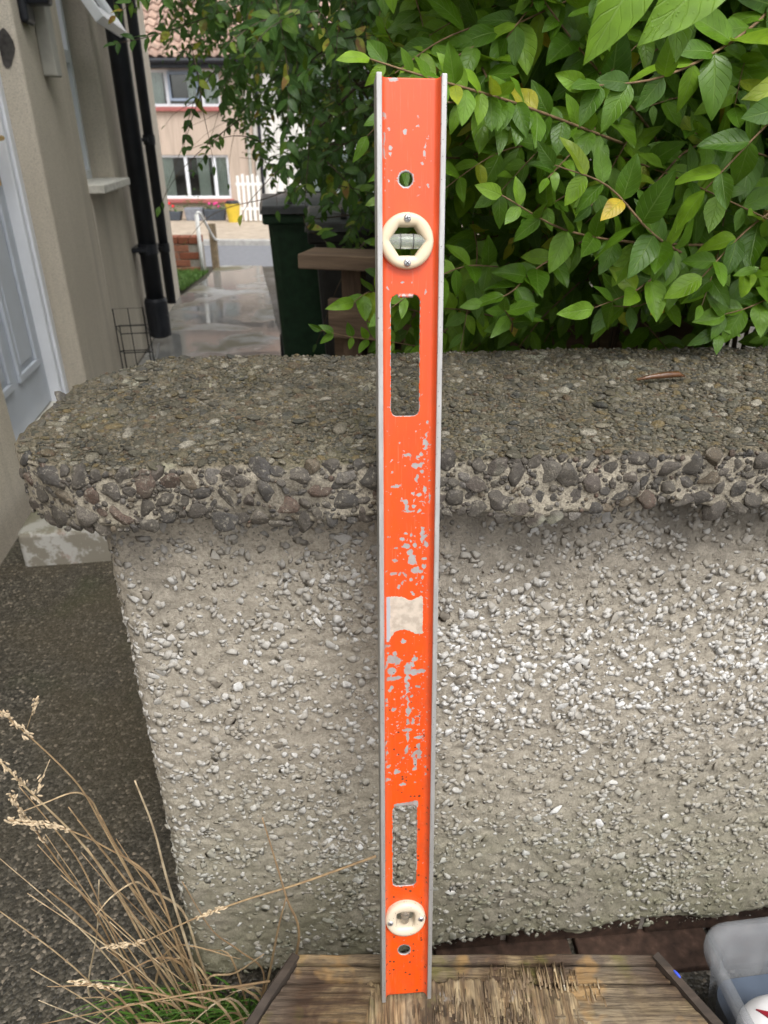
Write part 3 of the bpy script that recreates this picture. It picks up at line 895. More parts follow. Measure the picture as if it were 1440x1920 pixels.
# --- coping
CZ0, CZ1 = .836, .886
def c_front(x): return np.interp(x, [-.356, -.352, -.335, -.285, -.24, 2], [.045, .018, -.004, -.036, -.041, -.041])
def c_back(x): return np.interp(x, [-.356, -.35, -.335, -.29, -.27, 2], [.175, .205, .255, .312, .322, .322])
def make_coping_mortar():
    m = MT('aggregate_mortar', .9, .2)
    p = m.obj(); f = m.noise(p, 330, 4, .7); b = m.noise(p, 9, 5)
    up = m.ramp(m.sep(m.n('NewGeometry', out=1), 2), [(.35, 0.0), (.75, 1.0)])
    side = m.mix(m.ramp(f, [(.35, 1.0), (.6, 0.0)]), (.40, .36, .285), (.17, .15, .12))
    side = m.mix(m.ramp(b, [(.5, 0.0), (.68, .7)]), side, (.09, .08, .065))
    top = m.mix(m.ramp(f, [(.35, 1.0), (.65, 0.0)]), (.20, .17, .12), (.05, .045, .032))
    top = m.mix(m.ramp(b, [(.55, 0), (.72, .6)]), top, (.085, .09, .035))
    top = m.mix(m.ramp(m.noise(p, 14, 3), [(.66, 0), (.74, .7)]), top, (.38, .37, .27))
    m.set(color=m.mix(up, side, top), normal=m.bump(m.math('MULTIPLY_ADD', f, .8, m.noise(p, 900, 2)), .8, .002)); return m.m
M_CMORT = make_coping_mortar()
def make_pebble_mat(name, cols, dirt, dirtamt, patch=.3, coat=.35):
    m = MT(name, .6, .4)
    w = m.pos(); r = m.rnd()
    n_ = len(cols)
    c = m.ramp(r, [(i / n_, c_) for i, c_ in enumerate(cols)], 'CONSTANT')
    n = m.noise(w, 420, 4, .65); n2 = m.noise(w, 60, 3)
    c = m.mix(m.ramp(n, [(.38, .5), (.62, 0.0)]), c, tuple(q * .35 for q in dirt))
    c = m.mix(m.ramp(n2, [(.42, 0.0), (.66, dirtamt)]), c, dirt)
    c = m.mix(m.ramp(m.noise(w, 15, 4, .6), [(.46, 0.0), (.60, patch)]), c, (.022, .02, .016))
    lich = m.ramp(m.noise(w, 13, 3), [(.66, 0.0), (.72, .6)])
    c = m.mix(lich, c, (.36, .36, .28))
    pit = m.noise(w, 900, 3, .7)
    c = m.mix(m.ramp(pit, [(.36, .75), (.5, 0.0)]), c, tuple(q * .22 for q in dirt))
    c = m.mix(m.ramp(m.noise(w, 240, 4, .7), [(.56, 0.0), (.66, coat)]), c, (.34, .31, .25))
    m.set(color=c, rough=m.ramp(n2, [(.4, .6), (.7, .9)]), normal=m.bump(m.math('MULTIPLY_ADD', pit, .7, n), .9, .0016)); return m.m
M_PTOP = make_pebble_mat('weathered_top_pebble', [(.10, .09, .07), (.13, .115, .085), (.16, .135, .09), (.075, .072, .066), (.15, .14, .12), (.19, .14, .065), (.11, .095, .07), (.22, .195, .15), (.06, .06, .056), (.13, .085, .055), (.27, .24, .18), (.12, .11, .09), (.36, .33, .27)], (.10, .095, .055), .5, .35, .4)
M_PSIDE = make_pebble_mat('side_pebble', [(.085, .076, .068), (.10, .088, .078), (.068, .064, .062), (.12, .105, .09), (.09, .08, .07), (.105, .092, .082), (.13, .085, .065), (.125, .112, .095), (.075, .07, .066), (.16, .125, .085), (.095, .083, .073), (.20, .185, .17), (.11, .09, .078), (.06, .058, .058)], (.17, .15, .12), .4, .3, .55)
cols_x = np.concatenate([np.linspace(-.356, -.25, 40), np.linspace(-.247, 1.45, 420)])
prof = []                       # cross section: (t, z) with t=0 front, 1 back
for k in range(14): prof.append((0.0, CZ0 + (CZ1 - .008 - CZ0) * k / 13))
for k in range(1, 4): prof.append((.02 * k / 3, CZ1 - .008 + .008 * math.sin(k / 3 * math.pi / 2)))
for k in range(1, 48): prof.append((.02 + .96 * k / 48, CZ1))
for k in range(4): prof.append((.98 + .02 * k / 3, CZ1 - .008 * (1 - math.cos(k / 3 * math.pi / 2))))
for k in range(1, 8): prof.append((1.0, CZ1 - .008 - (CZ1 - .008 - CZ0) * k / 7))
for k in range(1, 14): prof.append((1 - k / 14, CZ0))
prof = np.array(prof); npf = len(prof)
def bulge(x, z):   # ragged lower front edge: the cast slab sags and crumbles unevenly
    return .006 * fbm(np.stack([x, z * 0, z], 1), 12, 2, 31)
X = np.repeat(cols_x, npf); Tt = np.tile(prof[:, 0], len(cols_x)); Zt = np.tile(prof[:, 1], len(cols_x))
fx, bx_ = c_front(X), c_back(X)
Yc = fx + (bx_ - fx) * Tt
low = np.clip((CZ0 + .03 - Zt) / .03, 0, 1)
Zc = Zt + low * (.010 * fbm(np.stack([X, Yc, X * 0], 1), 16, 2, 41) - .004)
P = np.stack([X, Yc, Zc], 1)
dd = .0030 * fbm(P, 40, 3, 51)
onf = (Tt <= .001); onb = Tt >= .999
P[:, 1] += np.where(onf, -dd - bulge(X, Zc) * .6, 0) + np.where(onb, dd, 0)
P[:, 2] += np.where((~onf) & (~onb) & (Zt > CZ0 + .02), dd * .8 + .003 * fbm(P, 7, 2, 61), 0)
P[:, 0] += np.where(X < -.345, -.4 * dd, 0)
ii = np.arange(len(P)).reshape(len(cols_x), npf)
jn = np.roll(np.arange(npf), -1)
F = np.stack([ii[:-1, :].ravel(), ii[1:, :].ravel(), ii[1:, jn].ravel(), ii[:-1, jn].ravel()], 1)
COP = mesh_np('coping', P, F, M_CMORT, WALL, True)
bm = bmesh.new(); bm.from_mesh(COP.data); bm.verts.ensure_lookup_table()
bm.faces.new([bm.verts[int(i)] for i in ii[0][::-1]]); bm.faces.new([bm.verts[int(i)] for i in ii[-1]])
bmesh.ops.recalc_face_normals(bm, faces=bm.faces); bm.to_mesh(COP.data); bm.free()
COP['label'] = 'dark exposed aggregate coping slab with rounded end'

PB = [pebble(i, 2) for i in range(10)]; PR = [rough_stone(i) for i in range(14)]; PBs = [pebble(60 + i, 1) for i in range(8)]
def poisson_like(n, xr, yr, sizes, r, sep=.42, tries=8):
    """greedy packing of discs, largest first, on a 0.5 mm occupancy raster"""
    q = .0005; W, H = int((xr[1] - xr[0]) / q) + 60, int((yr[1] - yr[0]) / q) + 60
    occ = np.zeros((W, H), dtype=bool); pts = []; disc = {}
    for s in np.sort(sizes)[::-1]:
        rad = max(1, int(s * sep / q))
        if rad not in disc:
            a = np.arange(-rad, rad + 1); disc[rad] = (a[:, None] ** 2 + a[None] ** 2) <= rad * rad
        for _ in range(tries):
            px_, py_ = r.uniform(*xr), r.uniform(*yr)
            i, j = int((px_ - xr[0]) / q) + 30, int((py_ - yr[0]) / q) + 30
            i0, j0 = max(i - rad, 0), max(j - rad, 0)
            sl = occ[i0:i + rad + 1, j0:j + rad + 1]
            m_ = disc[rad][i0 - (i - rad):, j0 - (j - rad):][:sl.shape[0], :sl.shape[1]]
            if not (sl & m_).any():
                sl |= m_; pts.append((px_, py_, s)); break
    return np.array(pts)
r = np.random.default_rng(77)
# top: u along x, v from front to back
sizes = np.concatenate([.005 + .021 * r.beta(.9, 5, 5200), .0022 + .0042 * r.random(17000)])
tp = poisson_like(0, (-.352, .95), (-.04, .32), sizes, r, .40)
fr_, bk_ = c_front(tp[:, 0]), c_back(tp[:, 0])
tp = tp[(tp[:, 1] > fr_ + .003) & (tp[:, 1] < bk_ - .002)]
n = len(tp); s_ = tp[:, 2]
Pt = np.stack([tp[:, 0], tp[:, 1], np.full(n, CZ1)], 1)
Pt[:, 2] += .003 * fbm(Pt, 7, 2, 61) + .0015 * fbm(Pt, 40, 2, 51)
sc = np.stack([s_ * r.uniform(.85, 1.15, n), s_ * r.uniform(.6, .9, n), s_ * r.uniform(.22, .46, n) + .0006], 1) * .5
nm = np.array([[0, 0, 1.0]]) + r.normal(0, .16, (n, 3))
Mt = rot_frames(nm, r.uniform(0, 6.28, n), sc); Tt_ = Pt + np.array([[0, 0, 1]]) * (sc[:, 2:3] * r.uniform(-.25, .45, (n, 1)))
rv = r.random(n)
vis = (tp[:, 0] < .55)
order = np.argsort(-(s_ * vis * (1.25 - tp[:, 1])))
b_, q_ = order[:130], order[130:]
pieces('pebble', PB, r.integers(0, 10, len(b_)), Mt[b_], Tt_[b_], M_PTOP, WALL, rv[b_], True)
lg = q_[s_[q_] > .0075]; sm = q_[s_[q_] <= .0075]
scatter('top_pebbles', PB, r.integers(0, 10, len(lg)), Mt[lg], Tt_[lg], M_PTOP, WALL, rv[lg], True)
scatter('top_gravel', PBs, r.integers(0, 8, len(sm)), Mt[sm], Tt_[sm], M_PTOP, WALL, rv[sm], True)
# front and end: unroll around the coping outline
ox = np.concatenate([np.full(12, -.356), np.linspace(-.356, -.24, 40), np.linspace(-.238, 1.0, 60)])
oy = np.concatenate([np.linspace(.19, .046, 12), c_front(np.linspace(-.356, -.24, 40)), np.full(60, -.041)])
oy = np.convolve(np.pad(oy, 2, mode='edge'), np.ones(5) / 5, 'valid')
seg = np.hypot(np.diff(ox), np.diff(oy)); cum = np.concatenate([[0], np.cumsum(seg)])
sizes = np.concatenate([.008 + .028 * r.beta(1.3, 3.4, 1900), .003 + .005 * r.random(6500)])
sp = poisson_like(0, (0, cum[-1]), (CZ0 - .004, CZ1 - .003), sizes, r, .37, 14)
n = len(sp); u = sp[:, 0]; s_ = sp[:, 2]
px_, py_ = np.interp(u, cum, ox), np.interp(u, cum, oy)
tx, ty = np.interp(u + .004, cum, ox) - np.interp(u - .004, cum, ox), np.interp(u + .004, cum, oy) - np.interp(u - .004, cum, oy)
tl = np.hypot(tx, ty) + 1e-9; nx_, ny_ = ty / tl, -tx / tl
zz = sp[:, 1]
lowf = np.clip((CZ0 + .03 - zz) / .03, 0, 1)
zz = zz + lowf * (.010 * fbm(np.stack([px_, py_, px_ * 0], 1), 16, 2, 41) - .004)
sc = np.stack([s_ * r.uniform(.85, 1.25, n), s_ * r.uniform(.55, .95, n), s_ * r.uniform(.42, .62, n)], 1) * .5
nm = np.stack([nx_, ny_, np.zeros(n)], 1) + r.normal(0, .20, (n, 3))
spin = r.normal(0, .8, n)
Ms_ = rot_frames(nm, spin, sc)
Pf = np.stack([px_, py_, zz], 1)
dd = .0030 * fbm(Pf, 40, 3, 51) + .6 * bulge(px_, zz)
off = dd - sc[:, 2] * r.uniform(.30, .90, n) + .0012
Ts_ = Pf + np.stack([nx_, ny_, np.zeros(n)], 1) * off[:, None]
rv = r.random(n)
vis = (px_ < .56)
order = np.argsort(-(s_ * vis)); b_, q_ = order[:170], order[170:]
pieces('pebble', PR, r.integers(0, 14, len(b_)), Ms_[b_], Ts_[b_], M_PSIDE, WALL, rv[b_], True)
lg = q_[s_[q_] > .009]; sm = q_[s_[q_] <= .009]
scatter('side_pebbles', PR, r.integers(0, 14, len(lg)), Ms_[lg], Ts_[lg], M_PSIDE, WALL, rv[lg], True)
scatter('side_gravel', PBs, r.integers(0, 8, len(sm)), Ms_[sm], Ts_[sm], M_PSIDE, WALL, rv[sm], True)

# wet twig lying on the coping
M_TWIGW = simple('wet_brown_twig', (.10, .045, .02), .25, .4, 60, .3, spec=.6)
tw = MB().tube([(.300, .817, .8935), (.318, .822, .8955), (.336, .8255, .8965), (.352, .829, .8965), (.362, .831, .8935)], [.0015, .003, .0042, .004, .001], 8)
tw = tw.build('fallen_twig', M_TWIGW, None, 0, smooth=True); tag(tw, 'wet brown curled twig lying on the coping', 'twig')
# ------------------------------------------------------------------ spirit level leaning on the wall
LV = empty('spirit_level', (.0253, .4437, .2945), rot=None)
_z = Vector((-.004, math.sin(R(12.5)), math.cos(R(12.5)))).normalized(); _x = Vector((math.cos(R(5)), math.sin(R(5)), 0)); _x = (_x - _z * _x.dot(_z)).normalized(); _y = _z.cross(_x)
LV.rotation_euler = Matrix((_x, _y, _z)).transposed().to_euler()
tag(LV, 'long worn orange spirit level leaning upright against the wall', 'spirit level')
HW, HL = .02775, .920
def make_alu():
    m = MT('scuffed_aluminium', .5, .5)
    p = m.obj(); n = m.noise(m.scale(p, (1, 1, .12)), 260, 4, .6); n2 = m.noise(p, 40, 4)
    c = m.mix(m.ramp(n, [(.35, .6), (.6, 0)]), (.46, .455, .45), (.30, .295, .29))
    low = m.ramp(m.sep(p, 2), [(.0, 1.0), (.62, 0.0)])
    c = m.mix(m.math('MULTIPLY', low, .7), c, (.21, .20, .185))
    c = m.mix(m.ramp(m.noise(p, 420, 2, .5), [(.66, 0.0), (.70, .8)]), c, (.10, .09, .08))
    m.set(color=c, metal=.35, rough=m.ramp(n2, [(.3, .38), (.7, .6)]), normal=m.bump(n, .25, .0005)); return m.m
M_ALU = make_alu()
for s in (-1, 1):
    xa, xb = (-HW, -HW + .0045) if s < 0 else (HW - .0045, HW)
    MB().box(xa, xb, 0, .025, 0, HL).build('rail', M_ALU, LV, .0007, 2)
FLAKES = [(16.7,643.1,1.5,1.4),(6.5,634.7,0.8,1.2),(14.8,624.6,2.5,3.6),(15.9,630.3,0.5,2.7),(15.3,620.2,3.5,0.9),(11.3,614.1,1.4,2.4),(8.1,611.4,2.1,1.4),(-1.1,614.1,3.6,1.2),(0.7,610.5,1.0,1.6),(-15.1,609.6,1.6,0.9),(6.4,603.8,3.4,2.0),(11.2,604.3,1.8,2.2),(12.2,598.2,2.3,1.2),(14.2,609.6,1.1,1.1),(7.4,592.6,1.3,3.2),(-10.7,585.2,4.2,1.5),(3.7,577.8,1.9,1.3),(9.9,576.7,2.6,1.8),(15.1,581.3,1.8,3.2),(5.9,571.2,0.9,2.8),(13.5,570.3,4.5,0.7),(-2.5,570.3,1.8,2.6),(-6.1,571.7,1.5,0.9),(4.2,566.2,1.5,1.6),(-2.0,564.8,1.6,2.6),(0.7,561.5,4.9,1.2),(10.1,562.0,1.8,2.3),(15.5,558.6,2.1,0.9),(19.2,573.5,0.7,5.0),(12.7,538.2,1.4,6.6),(14.9,537.2,2.3,1.5),(16.9,528.7,1.6,2.7),(-5.8,534.6,2.4,1.3),(-2.7,539.9,1.8,1.1),(3.0,538.7,1.5,2.8),(2.8,532.5,1.3,2.1),(-1.6,527.8,3.4,2.6),(6.5,528.2,2.2,2.1),(2.0,522.0,2.6,3.5),(3.5,514.4,3.8,4.2),(-11.6,526.6,2.2,1.3),(-12.4,514.2,2.1,1.5),(15.3,514.8,2.4,2.0),(7.2,503.7,3.2,2.8),(15.4,507.6,2.3,1.8),(12.3,502.3,1.6,1.5),(-13.3,501.0,3.8,1.8),(-7.2,500.8,1.5,2.0),(-3.0,500.1,1.5,1.3),(2.6,494.0,1.5,2.2),(13.3,496.2,1.3,2.1),(-5.3,491.1,1.0,2.7),(-9.1,487.9,1.7,2.4),(4.3,480.4,1.9,1.8),(12.5,490.6,0.7,1.9),(-4.6,432.0,2.3,2.6),(-20.2,427.3,2.7,1.7),(-15.3,412.5,4.8,4.2),(-12.6,418.5,2.1,3.5),(-20.7,407.1,1.6,3.6),(-9.4,410.7,2.7,3.6),(-15.3,400.0,3.8,3.6),(-12.5,392.5,7.6,1.7),(-18.0,390.9,2.8,1.7),(-15.8,383.0,2.0,2.7),(-17.9,378.7,1.7,1.7),(-0.1,401.2,3.7,4.8),(5.9,398.1,3.9,2.7),(13.6,398.7,3.8,2.7),(6.9,412.5,2.7,3.0),(4.2,406.5,2.2,2.0),(-0.5,391.5,2.4,3.0),(-0.2,381.8,1.5,10.9),(0.6,367.1,1.1,7.3),(0.9,355.3,2.0,6.8),(0.8,343.4,1.8,3.8),(5.5,343.4,1.5,2.8),(-0.6,334.0,5.4,2.0),(0.3,325.7,1.6,7.6),(-0.4,311.6,1.8,3.9),(-20.1,369.5,1.3,2.0),(-19.9,363.4,1.6,1.7),(-13.5,358.4,2.8,2.2),(5.9,357.8,1.1,2.7),(11.3,325.1,5.0,2.0),(11.4,315.5,2.0,3.8),(10.9,307.8,4.0,3.2),(5.9,304.6,1.8,2.8),(12.1,302.6,2.1,2.6),(8.3,296.1,1.8,5.2),(7.8,289.0,2.0,2.0),(-9.8,287.0,3.0,2.6),(-18.9,293.5,2.3,2.1),(-19.4,277.8,3.4,1.6),(-4.0,271.2,4.6,1.6),(-21.7,321.9,1.5,2.5),(-20.6,309.1,1.4,2.0),(12.1,343.4,0.7,5.0),(11.1,381.8,2.2,1.4),(4.1,372.0,1.5,1.2),(-21.1,886.8,1.1,2.7),(-21.1,871.0,1.1,5.7),(-20.8,860.3,1.0,4.5),(-19.7,851.3,0.5,3.2),(-17.2,876.5,1.1,2.0),(-5.1,876.3,1.3,1.8),(-15.3,864.1,1.3,1.3),(-15.2,859.0,1.0,1.5),(5.2,880.1,1.1,1.0),(5.9,886.6,0.7,1.2),(13.9,872.3,0.6,1.8),(12.8,867.0,0.3,3.6),(11.7,859.0,1.0,2.6),(9.8,853.6,0.7,0.9),(-14.0,912.7,4.4,1.5),(-23.8,909.3,1.0,1.5),(-19.7,851.8,0.5,3.2),(-17.3,839.9,0.9,0.9),(-20.9,842.4,0.6,1.0),(8.4,835.5,1.0,0.9),(15.3,836.3,1.2,1.1),(6.7,829.7,1.5,0.7),(-21.2,831.9,1.1,0.8),(3.8,839.7,0.9,0.7),(-6.1,761.2,1.1,0.6),(2.2,761.0,1.3,0.8),(13.4,754.2,0.9,1.8),(-18.5,756.9,1.0,1.3)]
VOFF = .0045
# holes in the web: (kind, cx, cz, a, b, r)
HOLES = [('c', -.0035, .841 + VOFF, .0056, .0056), ('c', -.0028, .7937 + VOFF, .0170, .0170), ('r', -.0035, .7002 + VOFF, .0124, .0512),
         ('r', -.0020, .1948 + VOFF, .0126, .0504), ('c', -.0012, .1042 + VOFF, .0150, .0150), ('c', -.0020, .0583 + VOFF, .0066, .0062)]
def hole_sdf(x, z, h):
    k, cx, cz, a, b = h
    if k == 'c': return np.hypot(x - cx, z - cz) - a
    rr = .0055
    qx, qz = np.abs(x - cx) - (a - rr), np.abs(z - cz) - (b - rr)
    return np.hypot(np.maximum(qx, 0), np.maximum(qz, 0)) + np.minimum(np.maximum(qx, qz), 0) - rr
gx = np.linspace(-.02335, .02335, 56); gzz = np.linspace(.0010, HL - .0015, 1064)
cell = gzz[1] - gzz[0]
GX, GZ = np.meshgrid(gx, gzz, indexing='ij')
X = GX.ravel().copy(); Z = GZ.ravel().copy()
def allsdf(x, z): return np.min(np.stack([hole_sdf(x, z, h) for h in HOLES]), axis=0)
for _ in range(3):
    sd_ = allsdf(X, Z); e = 1e-5
    dx = (allsdf(X + e, Z) - sd_) / e; dz = (allsdf(X, Z + e) - sd_) / e
    nearb = (np.abs(sd_) < cell * .62)
    X = np.where(nearb, X - sd_ * dx, X); Z = np.where(nearb, Z - sd_ * dz, Z)
sd_ = allsdf(X, Z)
edge = np.clip((np.abs(X) - .0185) / (.02335 - .0185), 0, 1)
Yw = .0085 - .0065 * (1 - np.sqrt(np.clip(1 - edge ** 2, 0, 1)))
chip = np.full(len(X), -2.0)
um, vm = X * 1e3, (Z - VOFF) * 1e3
rj = np.random.default_rng(5)
_P = np.stack([um, vm * 0, vm], 1)
uw = um + 1.1 * fbm(_P, .35, 3, 91); vw = vm + 1.1 * fbm(_P, .35, 3, 95)
extra = []
for (v0, v1, n, smax) in ((270, 420, 330, 1.0), (430, 640, 330, .8), (640, 900, 70, .6), (20, 260, 90, .5)):
    for _ in range(n):
        u_ = rj.uniform(-22, 22)
        if v0 == 430 and rj.random() < .4: u_ = rj.uniform(6, 20)
        extra.append((u_, rj.uniform(v0, v1), rj.uniform(.2, smax), rj.uniform(.2, smax)))
for (u_, v_, ru, rv_) in FLAKES + extra:
    sel = (np.abs(um - u_) < 2.2 * ru + 1.5) & (np.abs(vm - v_) < 2.2 * rv_ + 1.5)
    th_ = rj.uniform(0, 1.57); sk = rj.uniform(-.5, .5)
    a_ = (uw[sel] - u_) / ru; b_ = (vw[sel] - v_) / rv_
    a_, b_ = a_ * math.cos(th_) + b_ * math.sin(th_) + sk * b_ * .5, b_ * math.cos(th_) - a_ * math.sin(th_)
    q = np.maximum(np.maximum(np.abs(a_), np.abs(b_)), .72 * (np.abs(a_) + np.abs(b_)))
    chip[sel] = np.maximum(chip[sel], (1.05 - q) * min(ru, rv_))
P3 = np.stack([X, Z * 0, Z], 1) * 1e3
rag = .5 * fbm(P3, .55, 2, 3)
for h, wdt in zip(HOLES, (1.35, .2, .35, .5, .3, .9)):
    hs_ = hole_sdf(X, Z, h) * 1e3
    chip = np.maximum(chip, wdt + rag * .9 - hs_ * np.where(h[1] == -.0020, 1, 1))
up_edge = (np.abs(vm - 248) < 6) & (um > -14) & (um < 12)      # torn paint over the lower slot
chip = np.where(up_edge, np.maximum(chip, 3.2 - np.abs(vm - 246.5) + .12 * (um - 4) + rag), chip)
nxg, nzg = GX.shape
idx = np.arange(nxg * nzg).reshape(nxg, nzg)
F = np.stack([idx[:-1, :-1].ravel(), idx[1:, :-1].ravel(), idx[1:, 1:].ravel(), idx[:-1, 1:].ravel()], 1)
cx_ = X[F].mean(1); cz_ = Z[F].mean(1)
F = F[allsdf(cx_, cz_) > 0]
def make_paint():
    m = MT('worn_orange_paint', .38, .5)
    p = m.obj(); z = m.sep(p, 2)
    ch = m.attr('chip')
    n = m.noise(p, 900, 3, .6); n2 = m.noise(m.scale(p, (1, 1, .25)), 60, 4)
    mask = m.ramp(m.math('ADD', ch, m.math('ADD', m.math('MULTIPLY_ADD', n, 1.6, -.8), m.math('MULTIPLY_ADD', m.noise(p, 300, 4, .7), 2.4, -1.25))), [(.0, 0.0), (.06, 1.0)])
    paint = m.mix(m.ramp(n2, [(.35, 0), (.7, .5)]), (.74, .074, .002), (.60, .050, .003))
    sky_sheen = m.math('MULTIPLY', m.ramp(z, [(.60, 0.0), (.92, 1.0)]), .45)  # paler towards the top: hazy sky sheen painted into the orange
    paint = m.mix(sky_sheen, paint, (.80, .095, .03))
    # mud splashes on the lower half
    sp = m.voro(p, 230.0); spk = m.n('SeparateColor', {0: m.voro(p, 230.0, out=1)}, 0)
    sz = m.math('MULTIPLY', m.ramp(spk, [(.55, 0.0), (1.0, 1.0)]), m.ramp(z, [(.0, .42), (.30, .34), (.48, .0)]))
    speck = m.math('LESS_THAN', sp, sz)
    c = m.mix(mask, paint, m.mix(n2, (.33, .325, .32), (.44, .435, .43)))
    c = m.mix(m.math('MULTIPLY', speck, .9), c, (.035, .025, .018))
    scr = m.noise(m.scale(p, (1, 1, .04)), 700, 3, .6)
    c = m.mix(m.ramp(scr, [(.60, 0.0), (.68, .18)]), c, (.60, .30, .18))
    gl = m.noise(m.scale(p, (1, 1, .3)), 38, 5, .65)
    c = m.mix(m.ramp(gl, [(.50, 0), (.72, .35)]), c, (.46, .075, .02))
    gm = m.math('MULTIPLY', m.ramp(m.noise(p, 55, 5, .7), [(.45, 0.0), (.70, .5)]), m.ramp(z, [(.05, 1.0), (.70, .35)]))
    c = m.mix(gm, c, (.20, .055, .02))
    c = m.mix(m.ramp(m.math('ABSOLUTE', m.sep(p, 0)), [(.017, 0.0), (.023, .30)]), c, (.40, .16, .09))
    m.set(color=c, rough=m.math('MULTIPLY_ADD', mask, .15, m.math('MULTIPLY_ADD', n2, .2, .30)), metal=m.math('MULTIPLY', mask, .3),
          normal=m.bump(m.math('SUBTRACT', 1.0, mask), .5, .0003)); return m.m
M_PAINT = make_paint()
WEB = mesh_np('web', np.stack([X, Yw, Z], 1), F, M_PAINT, LV, True, {'chip': chip})
md = WEB.modifiers.new('thickness', 'SOLIDIFY'); md.thickness = .0024; md.offset = 1.0 if False else -1.0
# the front must face the viewer
WEB.data.flip_normals() if WEB.data.polygons[len(WEB.data.polygons) // 2].normal.y > 0 else None
# vial mounts
def make_ivory():
    m = MT('ivory_plastic', .42, .45)
    p = m.obj(); n = m.noise(p, 60, 4); low = m.ramp(m.sep(p, 2), [(.15, 1.0), (.3, 0.0)])
    c = m.mix(n, (.66, .53, .36), (.72, .62, .46))
    c = m.mix(m.math('MULTIPLY', low, .6), c, (.56, .49, .40))
    sp = m.voro(p, 420.0); rr_ = m.n('SeparateColor', {0: m.voro(p, 420.0, out=1)}, 0)
    c = m.mix(m.math('MULTIPLY', m.math('LESS_THAN', sp, m.math('MULTIPLY', m.ramp(rr_, [(.6, 0), (1, .3)]), low)), .9), c, (.05, .04, .03))
    m.set(color=c, normal=m.bump(n, .1, .0005)); return m.m
M_IVORY = make_ivory()
M_SCREW = simple('zinc_screw', (.55, .55, .58), .3, .2, 300, .2, .0003, metal=.8)
M_DARKX = simple('dark_recess', (.05, .05, .05), .6, .1, 50, 0)
def mount(cx, cz, ro, inner, screws, name='vial_mount'):
    n = 72; m = MB(); rings = []
    for (fr2, y) in ((0.0, .0095), (0.0, .0050), (.10, .0022), (.35, .0012), (.70, .0016), (.92, .0028), (1.0, .0046), (1.0, .0150)):
        ring = []
        for k in range(n):
            a = 2 * math.pi * k / n
            ri = inner(a); rr = ro + (ri - ro) * fr2
            ring.append((cx + rr * math.cos(a), y, cz + rr * math.sin(a)))
        rings.append(ring)
    V = [p for q in rings for p in q]
    Fq = [(i * n + k, i * n + (k + 1) % n, (i + 1) * n + (k + 1) % n, (i + 1) * n + k) for i in range(len(rings) - 1) for k in range(n)]
    m.add(V, Fq)
    o = m.build(name, M_IVORY, LV, 0, smooth=True)
    for (sx, sz_) in screws:
        T = Matrix.Translation((cx + sx, .0013, cz + sz_)) @ Matrix.Rotation(R(90), 4, 'X')
        q = MB().lathe([(0, .0011), (.0018, .0010), (.0030, .0004), (.0033, -.0008)], 18, T).build('screw', M_SCREW, o, 0, smooth=True)
        a0 = random.uniform(.2, 1.2)
        c = MB()
        for da in (0, math.pi / 2):
            c.box(-.0019, .0019, -.00042, .00042, .0002, .00125, T @ Matrix.Rotation(a0 + da, 4, 'Z'))
        c.build('cross_slot', M_DARKX, q)
    return o
def hexr(a):
    # hexagon with points left and right, slightly squashed
    k = math.pi / 3; b = (a % k) - k / 2
    r_ = .0146 * math.cos(k / 2) / math.cos(b)
    return r_ * (1 - .10 * abs(math.sin(a)))
def boxr(a):
    c, s = abs(math.cos(a)), abs(math.sin(a)); p = 5
    return .0098 / ((c / 1.0) ** p + (s / 1.02) ** p) ** (1 / p)
m1 = mount(-.0028, .7937 + VOFF, .0222, hexr, ((0, .0172), (0, -.0172)))
m2 = mount(-.0012, .1042 + VOFF, .0220, boxr, ((.0165, .0015), (-.0165, -.0015)))
def make_vial(name, tint, rough=.06):
    m = MT(name, rough, .6)
    m.set(color=tint); m.b.inputs['Transmission Weight'].default_value = .75; m.b.inputs['IOR'].default_value = 1.33
    return m.m
M_VIAL = make_vial('clear_vial', (.80, .84, .78)); M_VIALB = make_vial('brown_vial', (.55, .47, .38), .15)
Mv = Matrix.Translation((-.0028, .0085, .7937 + VOFF)) @ Matrix.Rotation(R(90), 4, 'Y')
v1 = MB().lathe([(0, -.0170), (.0050, -.0168), (.0056, -.016), (.0060, 0), (.0056, .016), (.0050, .0168), (0, .0170)], 24, Mv).build('vial', M_VIAL, LV, 0, smooth=True)
for xo in (-.0052, .0055):
    MB().lathe([(.0061, -.0003), (.0064, -.0003), (.0064, .0003), (.0061, .0003)], 24, Mv @ Matrix.Translation((0, 0, xo))).build('line', M_DARKX, v1)
Mv2 = Matrix.Translation((-.0012, .0085, .1042 + VOFF))
v2 = MB().lathe([(0, -.0095), (.0030, -.0078), (.0048, -.0050), (.0050, .0), (.0050, .0105), (0, .0108)], 20, Mv2).build('vial', M_VIALB, LV, 0, smooth=True)
for zo in (.001, .0055):
    MB().lathe([(.0051, zo - .0002), (.0053, zo - .0002), (.0053, zo + .0002), (.0051, zo + .0002)], 20, Mv2).build('line', M_DARKX, v2)
